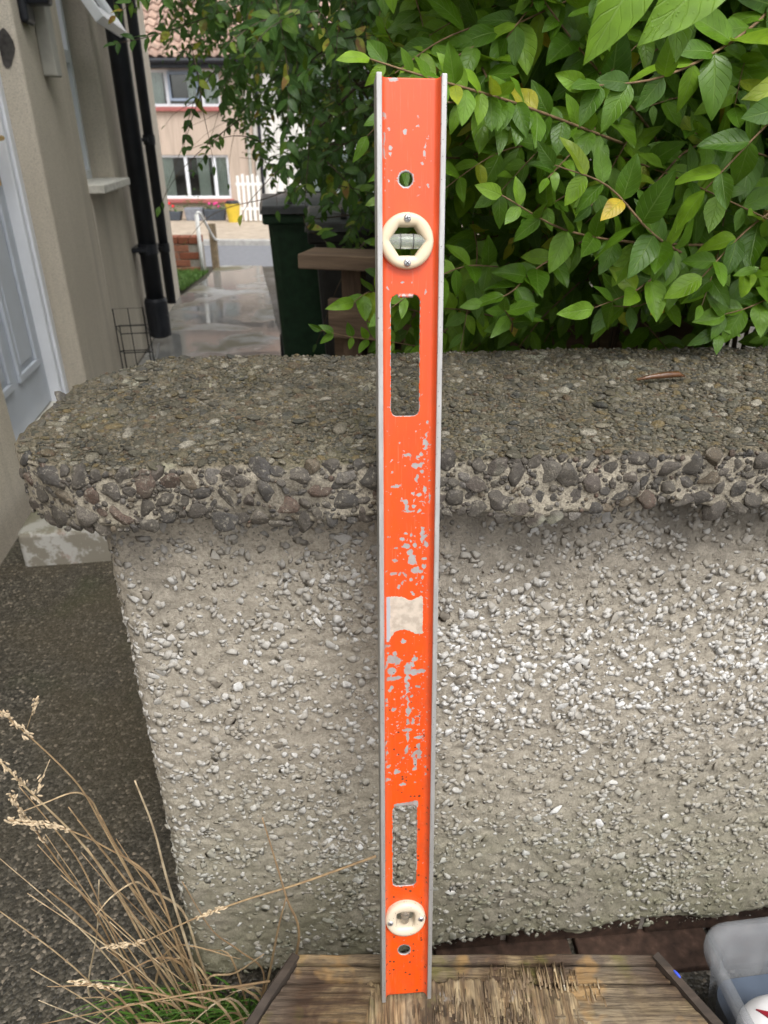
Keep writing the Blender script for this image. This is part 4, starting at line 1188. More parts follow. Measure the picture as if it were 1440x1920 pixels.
# torn paper label
def make_label():
    m = MT('torn_label', .85, .2); p = m.obj(); n = m.noise(p, 160, 4)
    x = m.sep(p, 0); z = m.sep(p, 2)
    c = m.mix(m.ramp(n, [(.35, .7), (.6, 0)]), (.52, .45, .375), (.34, .29, .24))
    strip = m.math('MULTIPLY', m.math('LESS_THAN', m.math('MULTIPLY_ADD', n, .004, x), -.0150), m.math('GREATER_THAN', m.math('MULTIPLY_ADD', n, .004, x), -.0195))
    c = m.mix(strip, c, (.36, .38, .41))
    m.set(color=c, normal=m.bump(n, .4, .0004)); return m.m
_lab = [(-.0215, .4775), (-.013, .4785), (-.005, .4775), (-.001, .4752), (.002, .4735), (.007, .4752), (.0125, .4785), (.0145, .477), (.0143, .4425), (.0155, .4395), (.012, .439), (.007, .4392), (.004, .4415),
       (-.001, .4437), (-.006, .4442), (-.0115, .4425), (-.0160, .437), (-.019, .4315), (-.0215, .4325)]
lab = []
for k in range(len(_lab)):
    (xa_, za_), (xb_, zb_) = _lab[k], _lab[(k + 1) % len(_lab)]
    nn_ = max(1, int(math.hypot(xb_ - xa_, zb_ - za_) / .0012))
    for q_ in range(nn_):
        lab.append((xa_ + (xb_ - xa_) * q_ / nn_ + random.uniform(-.0003, .0003), za_ + (zb_ - za_) * q_ / nn_ + random.uniform(-.0005, .0005)))
MB().add([(x, .0079, z + VOFF) for x, z in lab] + [(x, .0085, z + VOFF) for x, z in lab],
         [tuple(range(len(lab))), tuple(range(len(lab), 2 * len(lab)))[::-1]] + [(i, (i + 1) % len(lab), len(lab) + (i + 1) % len(lab), len(lab) + i) for i in range(len(lab))]).build('torn_label', make_label(), LV)

# ------------------------------------------------------------------ hexagonal wooden block under the level
HC = (.109, .122); HS = .436; ZT = .289
BL = empty('wooden_block', (HC[0], HC[1], 0)); tag(BL, 'weathered hexagonal wooden block with rotten grey top under the level', 'block')
def hexhw(y): return HS - abs(y) * math.tan(R(30)) 
def make_top_wood():
    m = MT('rotting_wood', .85, .25)
    p = m.obj(); r = m.orand()
    v = m.n('VectorMath', {0: m.scale(p, (.9, 9, 9)), 1: m.n('CombineXYZ', {0: m.math('MULTIPLY', r, 13.0), 1: m.math('MULTIPLY', r, 7.0), 2: 0.0})}, operation='ADD')
    g = m.noise(v, 9, 6, .65, .4); b = m.noise(p, 11, 5, .6, .3); b2 = m.noise(p, 18, 4)
    c = m.ramp(g, [(.30, (.055, .033, .018)), (.43, (.15, .10, .052)), (.58, (.28, .205, .115)), (.8, (.25, .205, .14))])
    c = m.mix(m.ramp(b, [(.42, 0), (.52, .92)]), c, m.mix(g, (.030, .018, .012), (.11, .062, .038)))
    c = m.mix(m.ramp(m.noise(p, 4, 3), [(.55, 0), (.68, .4)]), c, (.30, .28, .235))
    fs = m.noise(m.scale(p, (.09, 1.6, 1)), 300, 6, .75)
    c = m.mix(m.ramp(fs, [(.36, .8), (.54, 0)]), c, (.05, .035, .025))
    c = m.mix(m.ramp(b2, [(.56, 0), (.68, .75)]), c, (.13, .12, .03))
    c = m.mix(m.ramp(m.noise(p, 16, 3), [(.60, 0), (.67, .7)]), c, (.36, .22, .09))
    m.set(color=c, rough=m.ramp(b, [(.4, .9), (.7, .45)]), normal=m.bump(m.math('MULTIPLY_ADD', fs, 1.2, g), .9, .003)); return m.m
M_TOPW = make_top_wood()
def make_fibre():
    m = MT('rotten_fibre', .9, .15)
    r = m.rnd(); w = m.pos(); b = m.noise(w, 11, 4)
    c = m.ramp(r, [(0, (.05, .033, .02)), (.2, (.14, .09, .05)), (.45, (.25, .17, .095)), (.7, (.35, .255, .145)), (.9, (.44, .345, .215)), (1, (.32, .29, .24))])
    c = m.mix(m.ramp(b, [(.44, 0), (.58, .8)]), c, m.mix(r, (.05, .04, .03), (.16, .11, .07)))
    c = m.mix(m.ramp(m.noise(w, 90, 3), [(.5, 0), (.7, .5)]), c, (.15, .13, .06))
    g = m.noise(m.scale(w, (9, .8, 4)), 60, 4)
    c = m.mix(m.ramp(g, [(.4, .4), (.6, 0)]), c, (.10, .075, .055))
    m.set(color=c, normal=m.bump(g, .6, .001)); return m.m
M_FIBRE = make_fibre()
M_RIM = make_wood('dark_edge_strip', (.03, .024, .02), (.075, .055, .042), (.13, .10, .08), 0, 1.2, (.04, .033, .028))
ys_ = [.366, .345, .292, .228, .160, .090, .018, -.056, -.130, -.205, -.28, -.345]
for i in range(len(ys_) - 1):
    ya, yb = ys_[i + 1] + .0012, ys_[i] - .0012
    nseg = 150
    Fq = []
    tt, yy = np.meshgrid(np.linspace(-1, 1, nseg + 1), np.linspace(ya, yb, 14), indexing='ij')
    hw = HS - np.abs(yy) * math.tan(R(30)) - .014
    xx = tt * hw; fl = np.stack([xx.ravel(), yy.ravel(), np.zeros(xx.size)], 1)
    n_ = (fbm(fl * [.5, 6, 1] + [0, 0, i], 14, 3, 8) * .0022 + fbm(fl * [.6, 9, 1] + [0, 0, 3 * i], 60, 2, 18) * .0011).reshape(xx.shape)
    n_[:, 0] -= .002; n_[:, -1] -= .002
    if i: n_ -= .0030 * np.clip(np.minimum((xx + .14) / .03, (.12 - xx) / .04), 0, 1)
    zt_ = ZT - (.004 if i == 0 else .002) + n_
    rows = np.concatenate([np.stack([xx, yy, zt_], 2), np.stack([np.stack([xx[:, -1], yy[:, -1], np.full(nseg + 1, ZT - .05)], 1), np.stack([xx[:, 0], yy[:, 0], np.full(nseg + 1, ZT - .05)], 1)], 1)], 1)
    V = rows.reshape(-1, 3).tolist()
    m_ = 16
    for k in range(nseg):
        for j in range(m_):
            a_, b_ = k * m_ + j, k * m_ + (j + 1) % m_
            Fq.append((a_, a_ + m_, b_ + m_, b_))
    Fq += [tuple(range(m_)), tuple(range(nseg * m_, nseg * m_ + m_))[::-1]]
    MB().add(V, Fq).build('plank', M_TOPW, BL)
# rotten middle: delaminated layers of torn wood
gx2, gy2 = np.meshgrid(np.linspace(-.19, .20, 520), np.linspace(.06, .362, 260), indexing='ij')
fx2, fy2 = gx2.ravel(), gy2.ravel()
Q = np.stack([fx2, fy2, fx2 * 0], 1)
torn = .55 * vnoise(np.stack([fx2 * 330, fy2 * 14, fx2 * 0], 1), 5) + .35 * vnoise(np.stack([fx2 * 120, fy2 * 9, fx2 * 0], 1), 6)
big_ = fbm(Q, 26, 3, 33) + .55 * torn
layer = np.floor(np.clip((big_ + 1.2) * 2.2, 0, 5)) / 5.0
mask_ = np.clip((np.minimum(np.minimum((fx2 + .135) * .7, (.135 - fx2) * .5), (.352 - fy2) * 1.5) + .011 * fbm(Q, 20, 2, 44) + .006 * torn) / .012, 0, 1)
h2 = .0034 * layer + .0010 * torn + .0006 * vnoise(np.stack([fx2 * 900, fy2 * 60, fx2 * 0], 1), 9)
z2 = ZT - .0105 + mask_ * (.0070 + h2 * .9)
V = np.stack([fx2, fy2, z2], 1)
ix2 = np.arange(V.shape[0]).reshape(gx2.shape)
F2 = np.stack([ix2[:-1, :-1].ravel(), ix2[1:, :-1].ravel(), ix2[1:, 1:].ravel(), ix2[:-1, 1:].ravel()], 1)
mk = mask_[F2].max(1) > .02
def make_torn():
    m = MT('torn_rotten_wood', .9, .15)
    p = m.obj(); ly = m.attr('layer')
    st = m.noise(m.scale(p, (1, .05, 1)), 420, 4, .65); st2 = m.noise(m.scale(p, (1, .10, 1)), 90, 4, .6); b = m.noise(p, 13, 4, .6)
    c = m.ramp(st2, [(.32, (.10, .06, .035)), (.46, (.24, .165, .09)), (.58, (.38, .29, .17)), (.74, (.42, .36, .25))])
    c = m.mix(m.ramp(st, [(.38, .75), (.55, 0)]), c, (.06, .042, .028))
    c = m.mix(m.ramp(b, [(.48, 0), (.60, .85)]), c, m.mix(st, (.035, .028, .022), (.15, .105, .07)))
    c = m.mix(m.ramp(ly, [(.15, .8), (.45, 0)]), c, (.035, .027, .02))
    c = m.mix(m.ramp(m.noise(p, 22, 3), [(.62, 0), (.72, .6)]), c, (.15, .14, .05))
    c = m.mix(m.ramp(m.noise(p, 30, 3), [(.66, 0), (.72, .6)]), c, (.33, .32, .31))
    m.set(color=c, normal=m.bump(st, .8, .0012)); return m.m
tornm = mesh_np('torn_layer', V, F2[mk], make_torn(), BL, True, {'layer': layer})
# rotten middle: standing fibres (small, uncountable)
rf_ = np.random.default_rng(15)
n = 5000
fx_ = rf_.uniform(-.20, .22, n); fy_ = rf_.uniform(.12, .360, n)
edge_n = fbm(np.stack([fx_, fy_, fx_ * 0], 1), 22, 2, 4)
edge2 = fbm(np.stack([fx_, fx_ * 0, fx_ * 0], 1), 45, 2, 14)
edm = np.minimum(np.minimum((fx_ + .128) * .7, (.12 - fx_) * .5), (.350 - fy_) * 1.2) + .030 * edge_n + .010 * edge2 + .006 * rf_.normal(size=n)
hole_ = fbm(np.stack([fx_, fy_, fx_ * 0], 1), 30, 2, 77)
keep = (edm > .012) & (hole_ < .35)
fx_, fy_ = fx_[keep], fy_[keep]; n = len(fx_)
ln = rf_.uniform(.004, .026, n); wd = rf_.uniform(.0004, .0015, n); th = rf_.uniform(.0005, .0014, n)
Vb = np.array([(x, y, z) for x in (-1, 1) for y in (-1, 1) for z in (-1, 1)], float)
Vb[:, 0] *= np.where(Vb[:, 1] > 0, .35, 1.0)
Fb = np.array([(0, 1, 3, 2), (4, 6, 7, 5), (0, 4, 5, 1), (2, 3, 7, 6), (0, 2, 6, 4), (1, 5, 7, 3)])
ang = rf_.normal(0, .07, n); pit = rf_.normal(.0, .035, n)
Mf = np.zeros((n, 3, 3))
Mf[:, 0, 0] = np.cos(ang) * wd; Mf[:, 1, 0] = np.sin(ang) * wd
Mf[:, 0, 1] = -np.sin(ang) * ln * .5; Mf[:, 1, 1] = np.cos(ang) * ln * .5; Mf[:, 2, 1] = np.sin(pit) * ln * .5
Mf[:, 2, 2] = th
hgt = .0026 * fbm(np.stack([fx_, fy_, fx_ * 0], 1), 40, 2, 9)
Tf = np.stack([fx_, fy_, ZT - .0030 + hgt + rf_.uniform(-.001, .0012, n)], 1)
# keep the two feet of the level clear
clear = (np.abs(np.abs(fx_ + HC[0] - .0243) - .026) < .006) & (np.abs(fy_ + HC[1] - .455) < .02)
Tf[clear, 2] -= .004
scatter('rotten_fibres', [(Vb, Fb)], np.zeros(n, int), Mf, Tf, M_FIBRE, BL, np.clip(rf_.beta(1.3, 1.4, n), .01, .98))
# rim strips and body
hv = [(-HS / 2, HS * math.sin(R(60))), (-HS, 0), (-HS / 2, -HS * math.sin(R(60))), (HS / 2, -HS * math.sin(R(60))), (HS, 0), (HS / 2, HS * math.sin(R(60)))]
for i in range(6):
    a_, b_ = Vector((*hv[i], 0)), Vector((*hv[(i + 1) % 6], 0))
    d_ = (b_ - a_); L_ = d_.length; d_.normalize()
    q = []
    nn = 24
    V, Fq = [], []
    nrm_ = Vector((-d_.y, d_.x, 0))
    if nrm_.dot(a_) > 0: nrm_ = -nrm_          # inward
    back = (i == 5)
    tw_, top_ = (.010, ZT - .001) if back else (.0105, ZT + .0035)
    for k in range(nn + 1):
        t = k / nn; c = a_ + d_ * (L_ * t)
        e1, e2, e3 = [float(vnoise(np.array([[t * 17, i * 3.1, q_]]), 4)[0]) for q_ in (0, 5, 9)]
        o_ = c - nrm_ * (.001 * e1); in_ = c + nrm_ * (tw_ + .0016 * e2)
        V += [(o_.x, o_.y, ZT - .055), (o_.x, o_.y, top_ - .002 + .0012 * e3), (*(c + nrm_ * .002).xy, top_ + .0016 * e3), (in_.x, in_.y, top_ + .0016 * e1 - .001), (in_.x, in_.y, ZT - .055)]
    for k in range(nn):
        for j in range(5):
            Fq.append((k * 5 + j, (k + 1) * 5 + j, (k + 1) * 5 + (j + 1) % 5, k * 5 + (j + 1) % 5))
    Fq += [tuple(range(5)), tuple(range(nn * 5, nn * 5 + 5))[::-1]]
    MB().add(V, Fq).build('edge_strip', M_TOPW if back else M_RIM, BL)
MB().prism([(x * .95, y * .95) for x, y in hv], 0.0, ZT - .03).build('body', M_RIM, BL)
M_BLUE = simple('blue_paint', (.05, .09, .55), .4, .1, 50, 0)
# blue paint fleck on the right strip
bp_ = Vector((hv[5][0] + .012, hv[5][1] - .026, ZT + .0035)); q_ = MB()
for k in range(8): q_.add([], [])
q_.lathe([(0, .0022), (.003, .0016), (.004, 0)], 10, Matrix.Translation(bp_) @ Matrix.Rotation(R(-60), 4, 'Z') @ Matrix.Diagonal((1.5, .45, 1, 1)))
q_.build('paint_fleck', M_BLUE, BL)

# ------------------------------------------------------------------ translucent plastic tub and a printed packet in it
def make_tub():
    m = MT('cloudy_plastic', .32, .5)
    n = m.noise(m.obj(), 18, 4)
    m.set(color=m.mix(n, (.30, .31, .325), (.38, .39, .40)), rough=m.ramp(n, [(.3, .22), (.7, .45)]))
    tr = m.n('BsdfTransparent', {'Color': (.88, .89, .91, 1)})
    mx = m.n('MixShader', {0: m.ramp(n, [(.3, .20), (.7, .34)]), 1: tr, 2: m.b.outputs[0]})
    m.t.links.new(mx, m.t.nodes['Material Output'].inputs['Surface'])
    return m.m
M_TUB = make_tub()
M_TUBC = simple('blue_grey_lining', (.075, .095, .13), .45, .25, 10, .2)
TB = empty('plastic_tub', (.435, .612, 0), R(7)); tag(TB, 'cloudy grey plastic storage tub beside the wooden block', 'tub')
def rrect(w, d, rad, n=8):
    pts = []
    for (cx, cy, a0) in ((w - rad, -rad, 90), (rad, -rad, 180 - 0), (rad, -d + rad, 180), (w - rad, -d + rad, 270)):
        pass
    corners = [((w - rad, -rad), 0), ((rad, -rad), 90), ((rad, -d + rad), 180), ((w - rad, -d + rad), 270)]
    for (c, a0) in corners:
        for k in range(n + 1):
            a = R(a0 + 90 * k / n); pts.append((c[0] + rad * math.cos(a), c[1] + rad * math.sin(a)))
    return pts
def loft(layers):
    n = len(layers[0][0]); V, Fq = [], []
    for pts, z in layers: V += [(x, y, z) for x, y in pts]
    for i in range(len(layers) - 1):
        for k in range(n): Fq.append((i * n + k, i * n + (k + 1) % n, (i + 1) * n + (k + 1) % n, (i + 1) * n + k))
    return V, Fq
def inset(w, d, i, rad): return [(x + i, y - i) for x, y in rrect(w - 2 * i, d - 2 * i, max(rad - i * .6, .01))]
W_, D_, RD = .42, .40, .05
lay = [(inset(W_, D_, .030, RD), .004), (inset(W_, D_, .010, RD), .150), (inset(W_, D_, .0, RD), .152), (inset(W_, D_, .0, RD), .160), (inset(W_, D_, .004, RD), .166), (inset(W_, D_, .014, RD), .164),
       (inset(W_, D_, .022, RD), .150), (inset(W_, D_, .034, RD), .012)]
V, Fq = loft(lay); n_ = len(lay[0][0])
Fq += [tuple(range(n_))[::-1], tuple(range(7 * n_, 8 * n_))]
MB().add(V, Fq).build('body', M_TUB, TB, 0, smooth=True)
V, Fq = loft([(inset(W_, D_, .037, RD), .016), (inset(W_, D_, .030, RD), .07)]); Fq += [tuple(range(n_))[::-1], tuple(range(n_, 2 * n_))]
MB().add(V, Fq).build('lining', M_TUBC, TB)
for k in range(3): MB().tube([(.12 + .10 * k, -.0285, .02), (.12 + .10 * k, -.022, .145)], .004, 8).build('rib', M_TUB, TB)
M_PACK = simple('white_film', (.78, .77, .78), .3, .05, 30, .15)
M_PRED = simple('dark_red_print', (.30, .015, .03), .35, .1, 30, .1)
M_PBLK = simple('black_print', (.02, .02, .02), .35, .1, 30, .1)
PK = empty('printed_packet', (.530, .478, .085), R(-20)); PK.scale = (1.25, 1.25, 1.25); tag(PK, 'white rounded packet with dark red print inside the tub', 'packet')
V_, F_ = ico(4); V_ = V_ * np.array([[.058, .052, .030]]); V_[:, 2] += .022
V_[:, 2] += .004 * fbm(V_, 30, 2, 3)
mesh_np('wrapper', V_, F_, M_PACK, PK, True)
def patch(name, poly, mat):
    vs_ = []
    for (x, y) in poly:
        zz = .022 + .030 * math.sqrt(max(0, 1 - (x / .058) ** 2 - (y / .052) ** 2)); vs_.append((x, y, zz + .0022 + .0008))
    MB().add(vs_ + [(a, b, c - .012) for a, b, c in vs_], [tuple(range(len(vs_)))] + [(i, (i + 1) % len(vs_), len(vs_) + (i + 1) % len(vs_), len(vs_) + i) for i in range(len(vs_))]).build(name, mat, PK)
patch('red_mark', [(-.042, .016), (-.020, .014), (.0, .004), (.010, -.008), (-.012, -.002), (-.030, .006)], M_PRED)
patch('black_mark', [(-.026, .038), (-.016, .034), (-.010, .026), (-.018, .028)], M_PBLK)
patch('black_mark', [(-.006, .034), (.003, .030), (.008, .022), (.0, .026)], M_PBLK)
# ------------------------------------------------------------------ dry grass tuft at the wall corner
ST = dict(
    A =[(-0.259,0.580,0.088),(-0.292,0.565,0.225),(-0.320,0.550,0.432),(-0.324,0.535,0.519),(-0.329,0.520,0.574),(-0.347,0.505,0.641),(-0.353,0.490,0.682)],
    B =[(-0.310,0.592,0.071),(-0.344,0.577,0.293),(-0.363,0.562,0.409),(-0.389,0.547,0.505),(-0.401,0.532,0.572)],
    C =[(-0.342,0.585,0.047),(-0.358,0.570,0.203),(-0.365,0.555,0.373),(-0.374,0.540,0.462),(-0.385,0.525,0.543)],
    D =[(-0.368,0.594,0.056),(-0.380,0.579,0.233),(-0.388,0.564,0.328),(-0.399,0.549,0.433),(-0.398,0.534,0.490),(-0.393,0.519,0.537)],
    E =[(-0.295,0.595,0.075),(-0.315,0.580,0.245),(-0.326,0.565,0.343),(-0.341,0.550,0.435),(-0.346,0.535,0.499)],
    F =[(-0.270,0.573,0.243),(-0.267,0.558,0.350),(-0.262,0.543,0.455),(-0.263,0.528,0.548)],
    G =[(-0.290,0.571,0.319),(-0.332,0.556,0.406),(-0.360,0.541,0.455),(-0.380,0.526,0.484),(-0.398,0.511,0.508)],
    H =[(-0.146,0.520,0.193),(-0.266,0.516,0.167),(-0.349,0.512,0.146),(-0.451,0.508,0.116)],
    I =[(-0.010,0.575,0.362),(-0.108,0.571,0.314),(-0.178,0.567,0.287),(-0.247,0.563,0.254),(-0.320,0.559,0.211),(-0.368,0.555,0.209)],
    J =[(-0.115,0.575,0.189),(-0.125,0.571,0.285),(-0.133,0.567,0.364),(-0.142,0.563,0.447)],
    K =[(-0.169,0.575,0.112),(-0.197,0.571,0.172),(-0.227,0.567,0.225),(-0.251,0.563,0.330)],
    Lb =[(-0.233,0.520,0.130),(-0.292,0.516,0.172),(-0.340,0.512,0.193),(-0.392,0.508,0.215)],
    M =[(-0.445,0.603,0.006),(-0.393,0.588,0.186),(-0.360,0.573,0.319)],
    N =[(-0.402,0.589,0.559),(-0.368,0.574,0.624)],
    O =[(-0.294,0.596,0.174),(-0.310,0.581,0.248),(-0.325,0.566,0.338),(-0.334,0.551,0.409),(-0.341,0.536,0.478)],
    P =[(-0.359,0.576,0.110),(-0.373,0.561,0.222),(-0.385,0.546,0.298),(-0.398,0.531,0.361)],
    Q =[(-0.273,0.595,0.221),(-0.303,0.580,0.288),(-0.311,0.565,0.326),(-0.336,0.550,0.320),(-0.353,0.535,0.306)],
    R =[(-0.165,0.575,0.091),(-0.145,0.571,0.196),(-0.135,0.567,0.248),(-0.124,0.563,0.297)],
    S =[(-0.387,0.591,0.511),(-0.405,0.576,0.474)],
    T =[(-0.301,0.600,0.067),(-0.324,0.585,0.302),(-0.333,0.570,0.424),(-0.331,0.555,0.485),(-0.338,0.540,0.516),(-0.363,0.525,0.518),(-0.379,0.510,0.523)],
    U =[(-0.287,0.597,0.072),(-0.293,0.582,0.285),(-0.319,0.567,0.376),(-0.324,0.552,0.465)],
    V =[(-0.312,0.573,0.106),(-0.328,0.558,0.288),(-0.344,0.543,0.420)],
    W =[(-0.249,0.575,0.096),(-0.208,0.571,0.119),(-0.163,0.567,0.170)],
)
M_STRAW = MT('dry_straw', .6, .3); _m = M_STRAW
_g = _m.noise(_m.scale(_m.pos(), (1, 1, .3)), 120, 3)
_m.set(color=_m.mix(_m.ramp(_g, [(.4, .6), (.6, 0)]), _m.ramp(_m.orand(), [(0, (.30, .20, .105)), (.4, (.40, .29, .165)), (.75, (.50, .39, .24)), (1, (.58, .49, .34))]), (.22, .14, .08)))
M_STRAW = M_STRAW.m
M_SEED = simple('grass_seed_head', (.58, .46, .31), .8, .25, 200, .3)
DG = empty('dry_grass_tuft', (-.30, .57, 0)); tag(DG, 'dry straw coloured grass tuft with seed heads at wall corner', 'grass')
off = Vector(DG.location)
seeds = {'D': (4, 5), 'G': (2, 4), 'I': (3, 5), 'A': (5, 6), 'B': (3, 4), 'N': (0, 1), 'S': (0, 1), 'Lb': (2, 3)}
rs = random.Random(4)
V1, F1 = ico(1)
def seed_head(path, parent, dens=1.0):
    m = MB(); L_ = 0
    for k in range(int(len(path) * 5 * dens)):
        t = rs.random() * (len(path) - 1); i = int(t); c = path[i].lerp(path[min(i + 1, len(path) - 1)], t - i)
        d = (path[min(i + 1, len(path) - 1)] - path[i]).normalized() if i + 1 < len(path) else Vector((-1, 0, 0))
        d = (d + Vector((rs.uniform(-.5, .5), rs.uniform(-.5, .5), rs.uniform(-.5, .5)))).normalized()
        q = d.to_track_quat('Z', 'Y').to_matrix().to_4x4()
        c = c + Vector((rs.gauss(0, .0016), rs.gauss(0, .0016), rs.gauss(0, .0016)))
        Mx = Matrix.Translation(c) @ q @ Matrix.Diagonal((.0011, .0011, .0036, 1))
        m.add([Mx @ Vector(p) for p in V1], F1.tolist())
    m.build('seed_head', M_SEED, parent)
for key, pts in ST.items():
    P_ = [Vector(p) - off for p in pts]
    if key not in ('N', 'S', 'H', 'I', 'Lb', 'Q', 'G', 'O'):
        b0_ = P_[0]; P_ = [Vector((b0_.x * .8 + rs.uniform(-.01, .03), b0_.y, -.005))] + P_
    elif key in ('G', 'O', 'Q'):
        b0_ = P_[0]; P_ = [Vector((b0_.x * .5 + .03, b0_.y + .01, -.005)), Vector((b0_.x * .8 + .015, b0_.y, b0_.z * .5))] + P_
    sp_ = smooth_pts(P_, 6)
    r0 = rs.uniform(.0014, .0022) if key not in ('N', 'S') else .0006
    if key in ('H', 'I'): r0 = .0016
    rr = [r0 * (1 - .6 * k / (len(sp_) - 1)) for k in range(len(sp_))]
    o = MB().tube(sp_, rr, 6).build('stalk', M_STRAW, DG, 0, smooth=True)
    if key in seeds:
        tail = sp_[-14:] if key in ('G', 'D') else (sp_[-8:] if key not in ('N', 'S') else sp_[-4:])
        if key == 'I':
            seed_head(sp_[-7:], o, 1.3); seed_head(sp_[14:19], o, 1.3)
        else: seed_head(tail, o, 1.2 if key in ('G', 'D') else .8)
def ribbon(pts, w, parent, name='dry_blade'):
    sp_ = smooth_pts(pts, 5); V, F = [], []
    for k, p in enumerate(sp_):
        t = k / (len(sp_) - 1); ww = w * (1 - t) ** .6 + .0002
        d = (sp_[min(k + 1, len(sp_) - 1)] - sp_[max(k - 1, 0)]).normalized(); s = d.cross(Vector((0.3, -1, .5))).normalized()
        V += [p - s * ww, p + Vector((0, -.0006, 0)), p + s * ww]
    for k in range(len(sp_) - 1):
        a = 3 * k; F += [(a, a + 1, a + 4, a + 3), (a + 1, a + 2, a + 5, a + 4)]
    return MB().add(V, F).build(name, M_STRAW, parent, 0, smooth=True)
for i in range(34):
    bx = rs.uniform(-.06, .17); by = rs.uniform(-.11, .03)
    a = rs.uniform(2.4, 4.2) if rs.random() < .65 else rs.uniform(0, 6.28)
    l = rs.uniform(.08, .24)
    p0 = Vector((bx, by, -.004)); p1 = p0 + Vector((math.cos(a) * l * .25, math.sin(a) * l * .1, l * .7)); p2 = p0 + Vector((math.cos(a) * l * .7, math.sin(a) * l * .25 - .01, l * rs.uniform(.5, .95)))
    ribbon([p0, p1, p2], rs.uniform(.0012, .0026), DG)
for i in range(16):
    bx = rs.uniform(-.05, .06); l = rs.uniform(.18, .42)
    p0 = Vector((bx, rs.uniform(-.05, .03), -.004)); p2 = p0 + Vector((-l * rs.uniform(.15, .42), rs.uniform(-.04, .02), l)); p1 = (p0 + p2) / 2 + Vector((.015, 0, .01))
    MB().tube(smooth_pts([p0, p1, p2], 5), [.0014 - .0009 * k / 10 for k in range(11)], 5).build('stalk', M_STRAW, DG, 0, smooth=True)
gg = blades('grass', 900, lambda: (random.gauss(-.22, .075), random.uniform(.42, .60), -.003),
            lambda p: (random.uniform(-1.0, .5), random.uniform(-.7, .1), random.uniform(.2, .7)), .05, .15, .0022, M_GRASS)
tag(gg, 'green grass blades growing at the foot of the wall', 'grass', kind='stuff')

# ------------------------------------------------------------------ leaves
def make_leaf_mat(name, cols, gloss, dry):
    m = MT(name, .4, .4)
    r = m.rnd(); uvv = m.uv(); u = m.sep(uvv, 0); v = m.sep(uvv, 1)
    w = m.pos()
    c = m.ramp(r, cols)
    du = m.math('ABSOLUTE', m.math('SUBTRACT', u, .5))
    rib = m.ramp(du, [(.0, 1.0), (.035, 0.0)])
    # side veins slant forward from the midrib
    vv = m.math('FRACT', m.math('MULTIPLY', m.math('SUBTRACT', v, m.math('MULTIPLY', du, .55)), 7.0))
    vein = m.ramp(m.math('ABSOLUTE', m.math('SUBTRACT', vv, .5)), [(.0, 1.0), (.10, 0.0)])
    n = m.noise(w, 70, 4)
    c = m.mix(m.ramp(n, [(.35, .35), (.65, 0)]), c, tuple(q * .5 for q in cols[0][1]))
    c = m.mix(m.math('MULTIPLY', m.math('MAXIMUM', rib, m.math('MULTIPLY', vein, .35)), .55), c, (.22, .34, .08))
    # brown blotches on a few old leaves
    old = m.math('MULTIPLY', m.ramp(r, [(dry, 0.0), (dry + .01, 1.0)]), m.ramp(m.noise(w, 45, 3), [(.52, 0), (.60, 1.0)]))
    c = m.mix(m.math('MULTIPLY', old, .85), c, (.22, .09, .03))
    nm = m.bump(m.math('ADD', m.math('MULTIPLY', m.math('MAXIMUM', rib, vein), -.6), m.math('MULTIPLY', n, .4)), .45, .0014)
    # wet beads: tiny shiny bumps
    drop = m.ramp(m.voro(w, 260.0), [(.0, 1.0), (.25, .0)])
    nm = m.bump(m.math('MULTIPLY', drop, m.math('GREATER_THAN', m.noise(w, 25, 2), .56)), .35, .001, nm)
    m.set(color=c, normal=nm, rough=m.ramp(m.noise(w, 30, 3), [(.35, gloss), (.65, gloss + .28)]))
    tr = m.n('BsdfTranslucent', {'Color': m.mix(.35, c, (.25, .40, .02)), 'Normal': nm})
    mixs = m.n('MixShader', {0: .34, 1: m.b.outputs[0], 2: tr})
    m.t.links.new(mixs, m.t.nodes['Material Output'].inputs['Surface'])
    return m.m
G1 = [(0, (0.047, 0.122, 0.007)), (.35, (0.086, 0.194, 0.010)), (.62, (0.128, 0.263, 0.014)), (.80, (0.169, 0.325, 0.018)), (.94, (0.225, 0.389, 0.023)), (.980, (0.378, 0.392, 0.026)), (.990, (0.609, 0.451, 0.034)), (1, (0.630, 0.451, 0.086))]
G2 = [(0, (.022, .07, .014)), (.4, (.045, .12, .02)), (.75, (.075, .175, .026)), (.92, (.14, .26, .03)), (1, (.40, .40, .04))]
M_LEAF1 = make_leaf_mat('hedge_leaf', G1, .30, .988)
M_LEAF2 = make_leaf_mat('tree_leaf', G2, .30, .95)
M_BARK = simple('twig_bark', (.20, .13, .07), .75, .35, 90, .4)
M_BARKD = simple('dark_bark', (.07, .052, .035), .85, .35, 40, .5)

def leaf(nl, nw, seed, fold, curl, wid):
    r = np.random.default_rng(seed)
    V, U = [], []
    for i in range(nl + 1):
        t = i / nl
        w = wid * (math.sin(math.pi * min(1, t ** .82)) ** .78) * (1 - .30 * t) if 0 < t < 1 else 0.0
        w = max(w, .012 if i == 0 else .003)
        bend = -curl * t * t; tw = .12 * math.sin(seed) * t
        for j in range(nw + 1):
            q = -1 + 2 * j / nw
            x = q * w; z = abs(q) * w * fold - .10 * w * q * q + bend + .022 * math.sin(t * 9 + seed + 2 * q) * abs(q) + tw * q * w
            V.append((x, t * (1 - .12 * curl), z)); U.append((.5 + .5 * q, t))
    F = [(i * (nw + 1) + j, i * (nw + 1) + j + 1, (i + 1) * (nw + 1) + j + 1, (i + 1) * (nw + 1) + j) for i in range(nl) for j in range(nw)]
    return (np.array(V), np.array(F)), np.array(U)
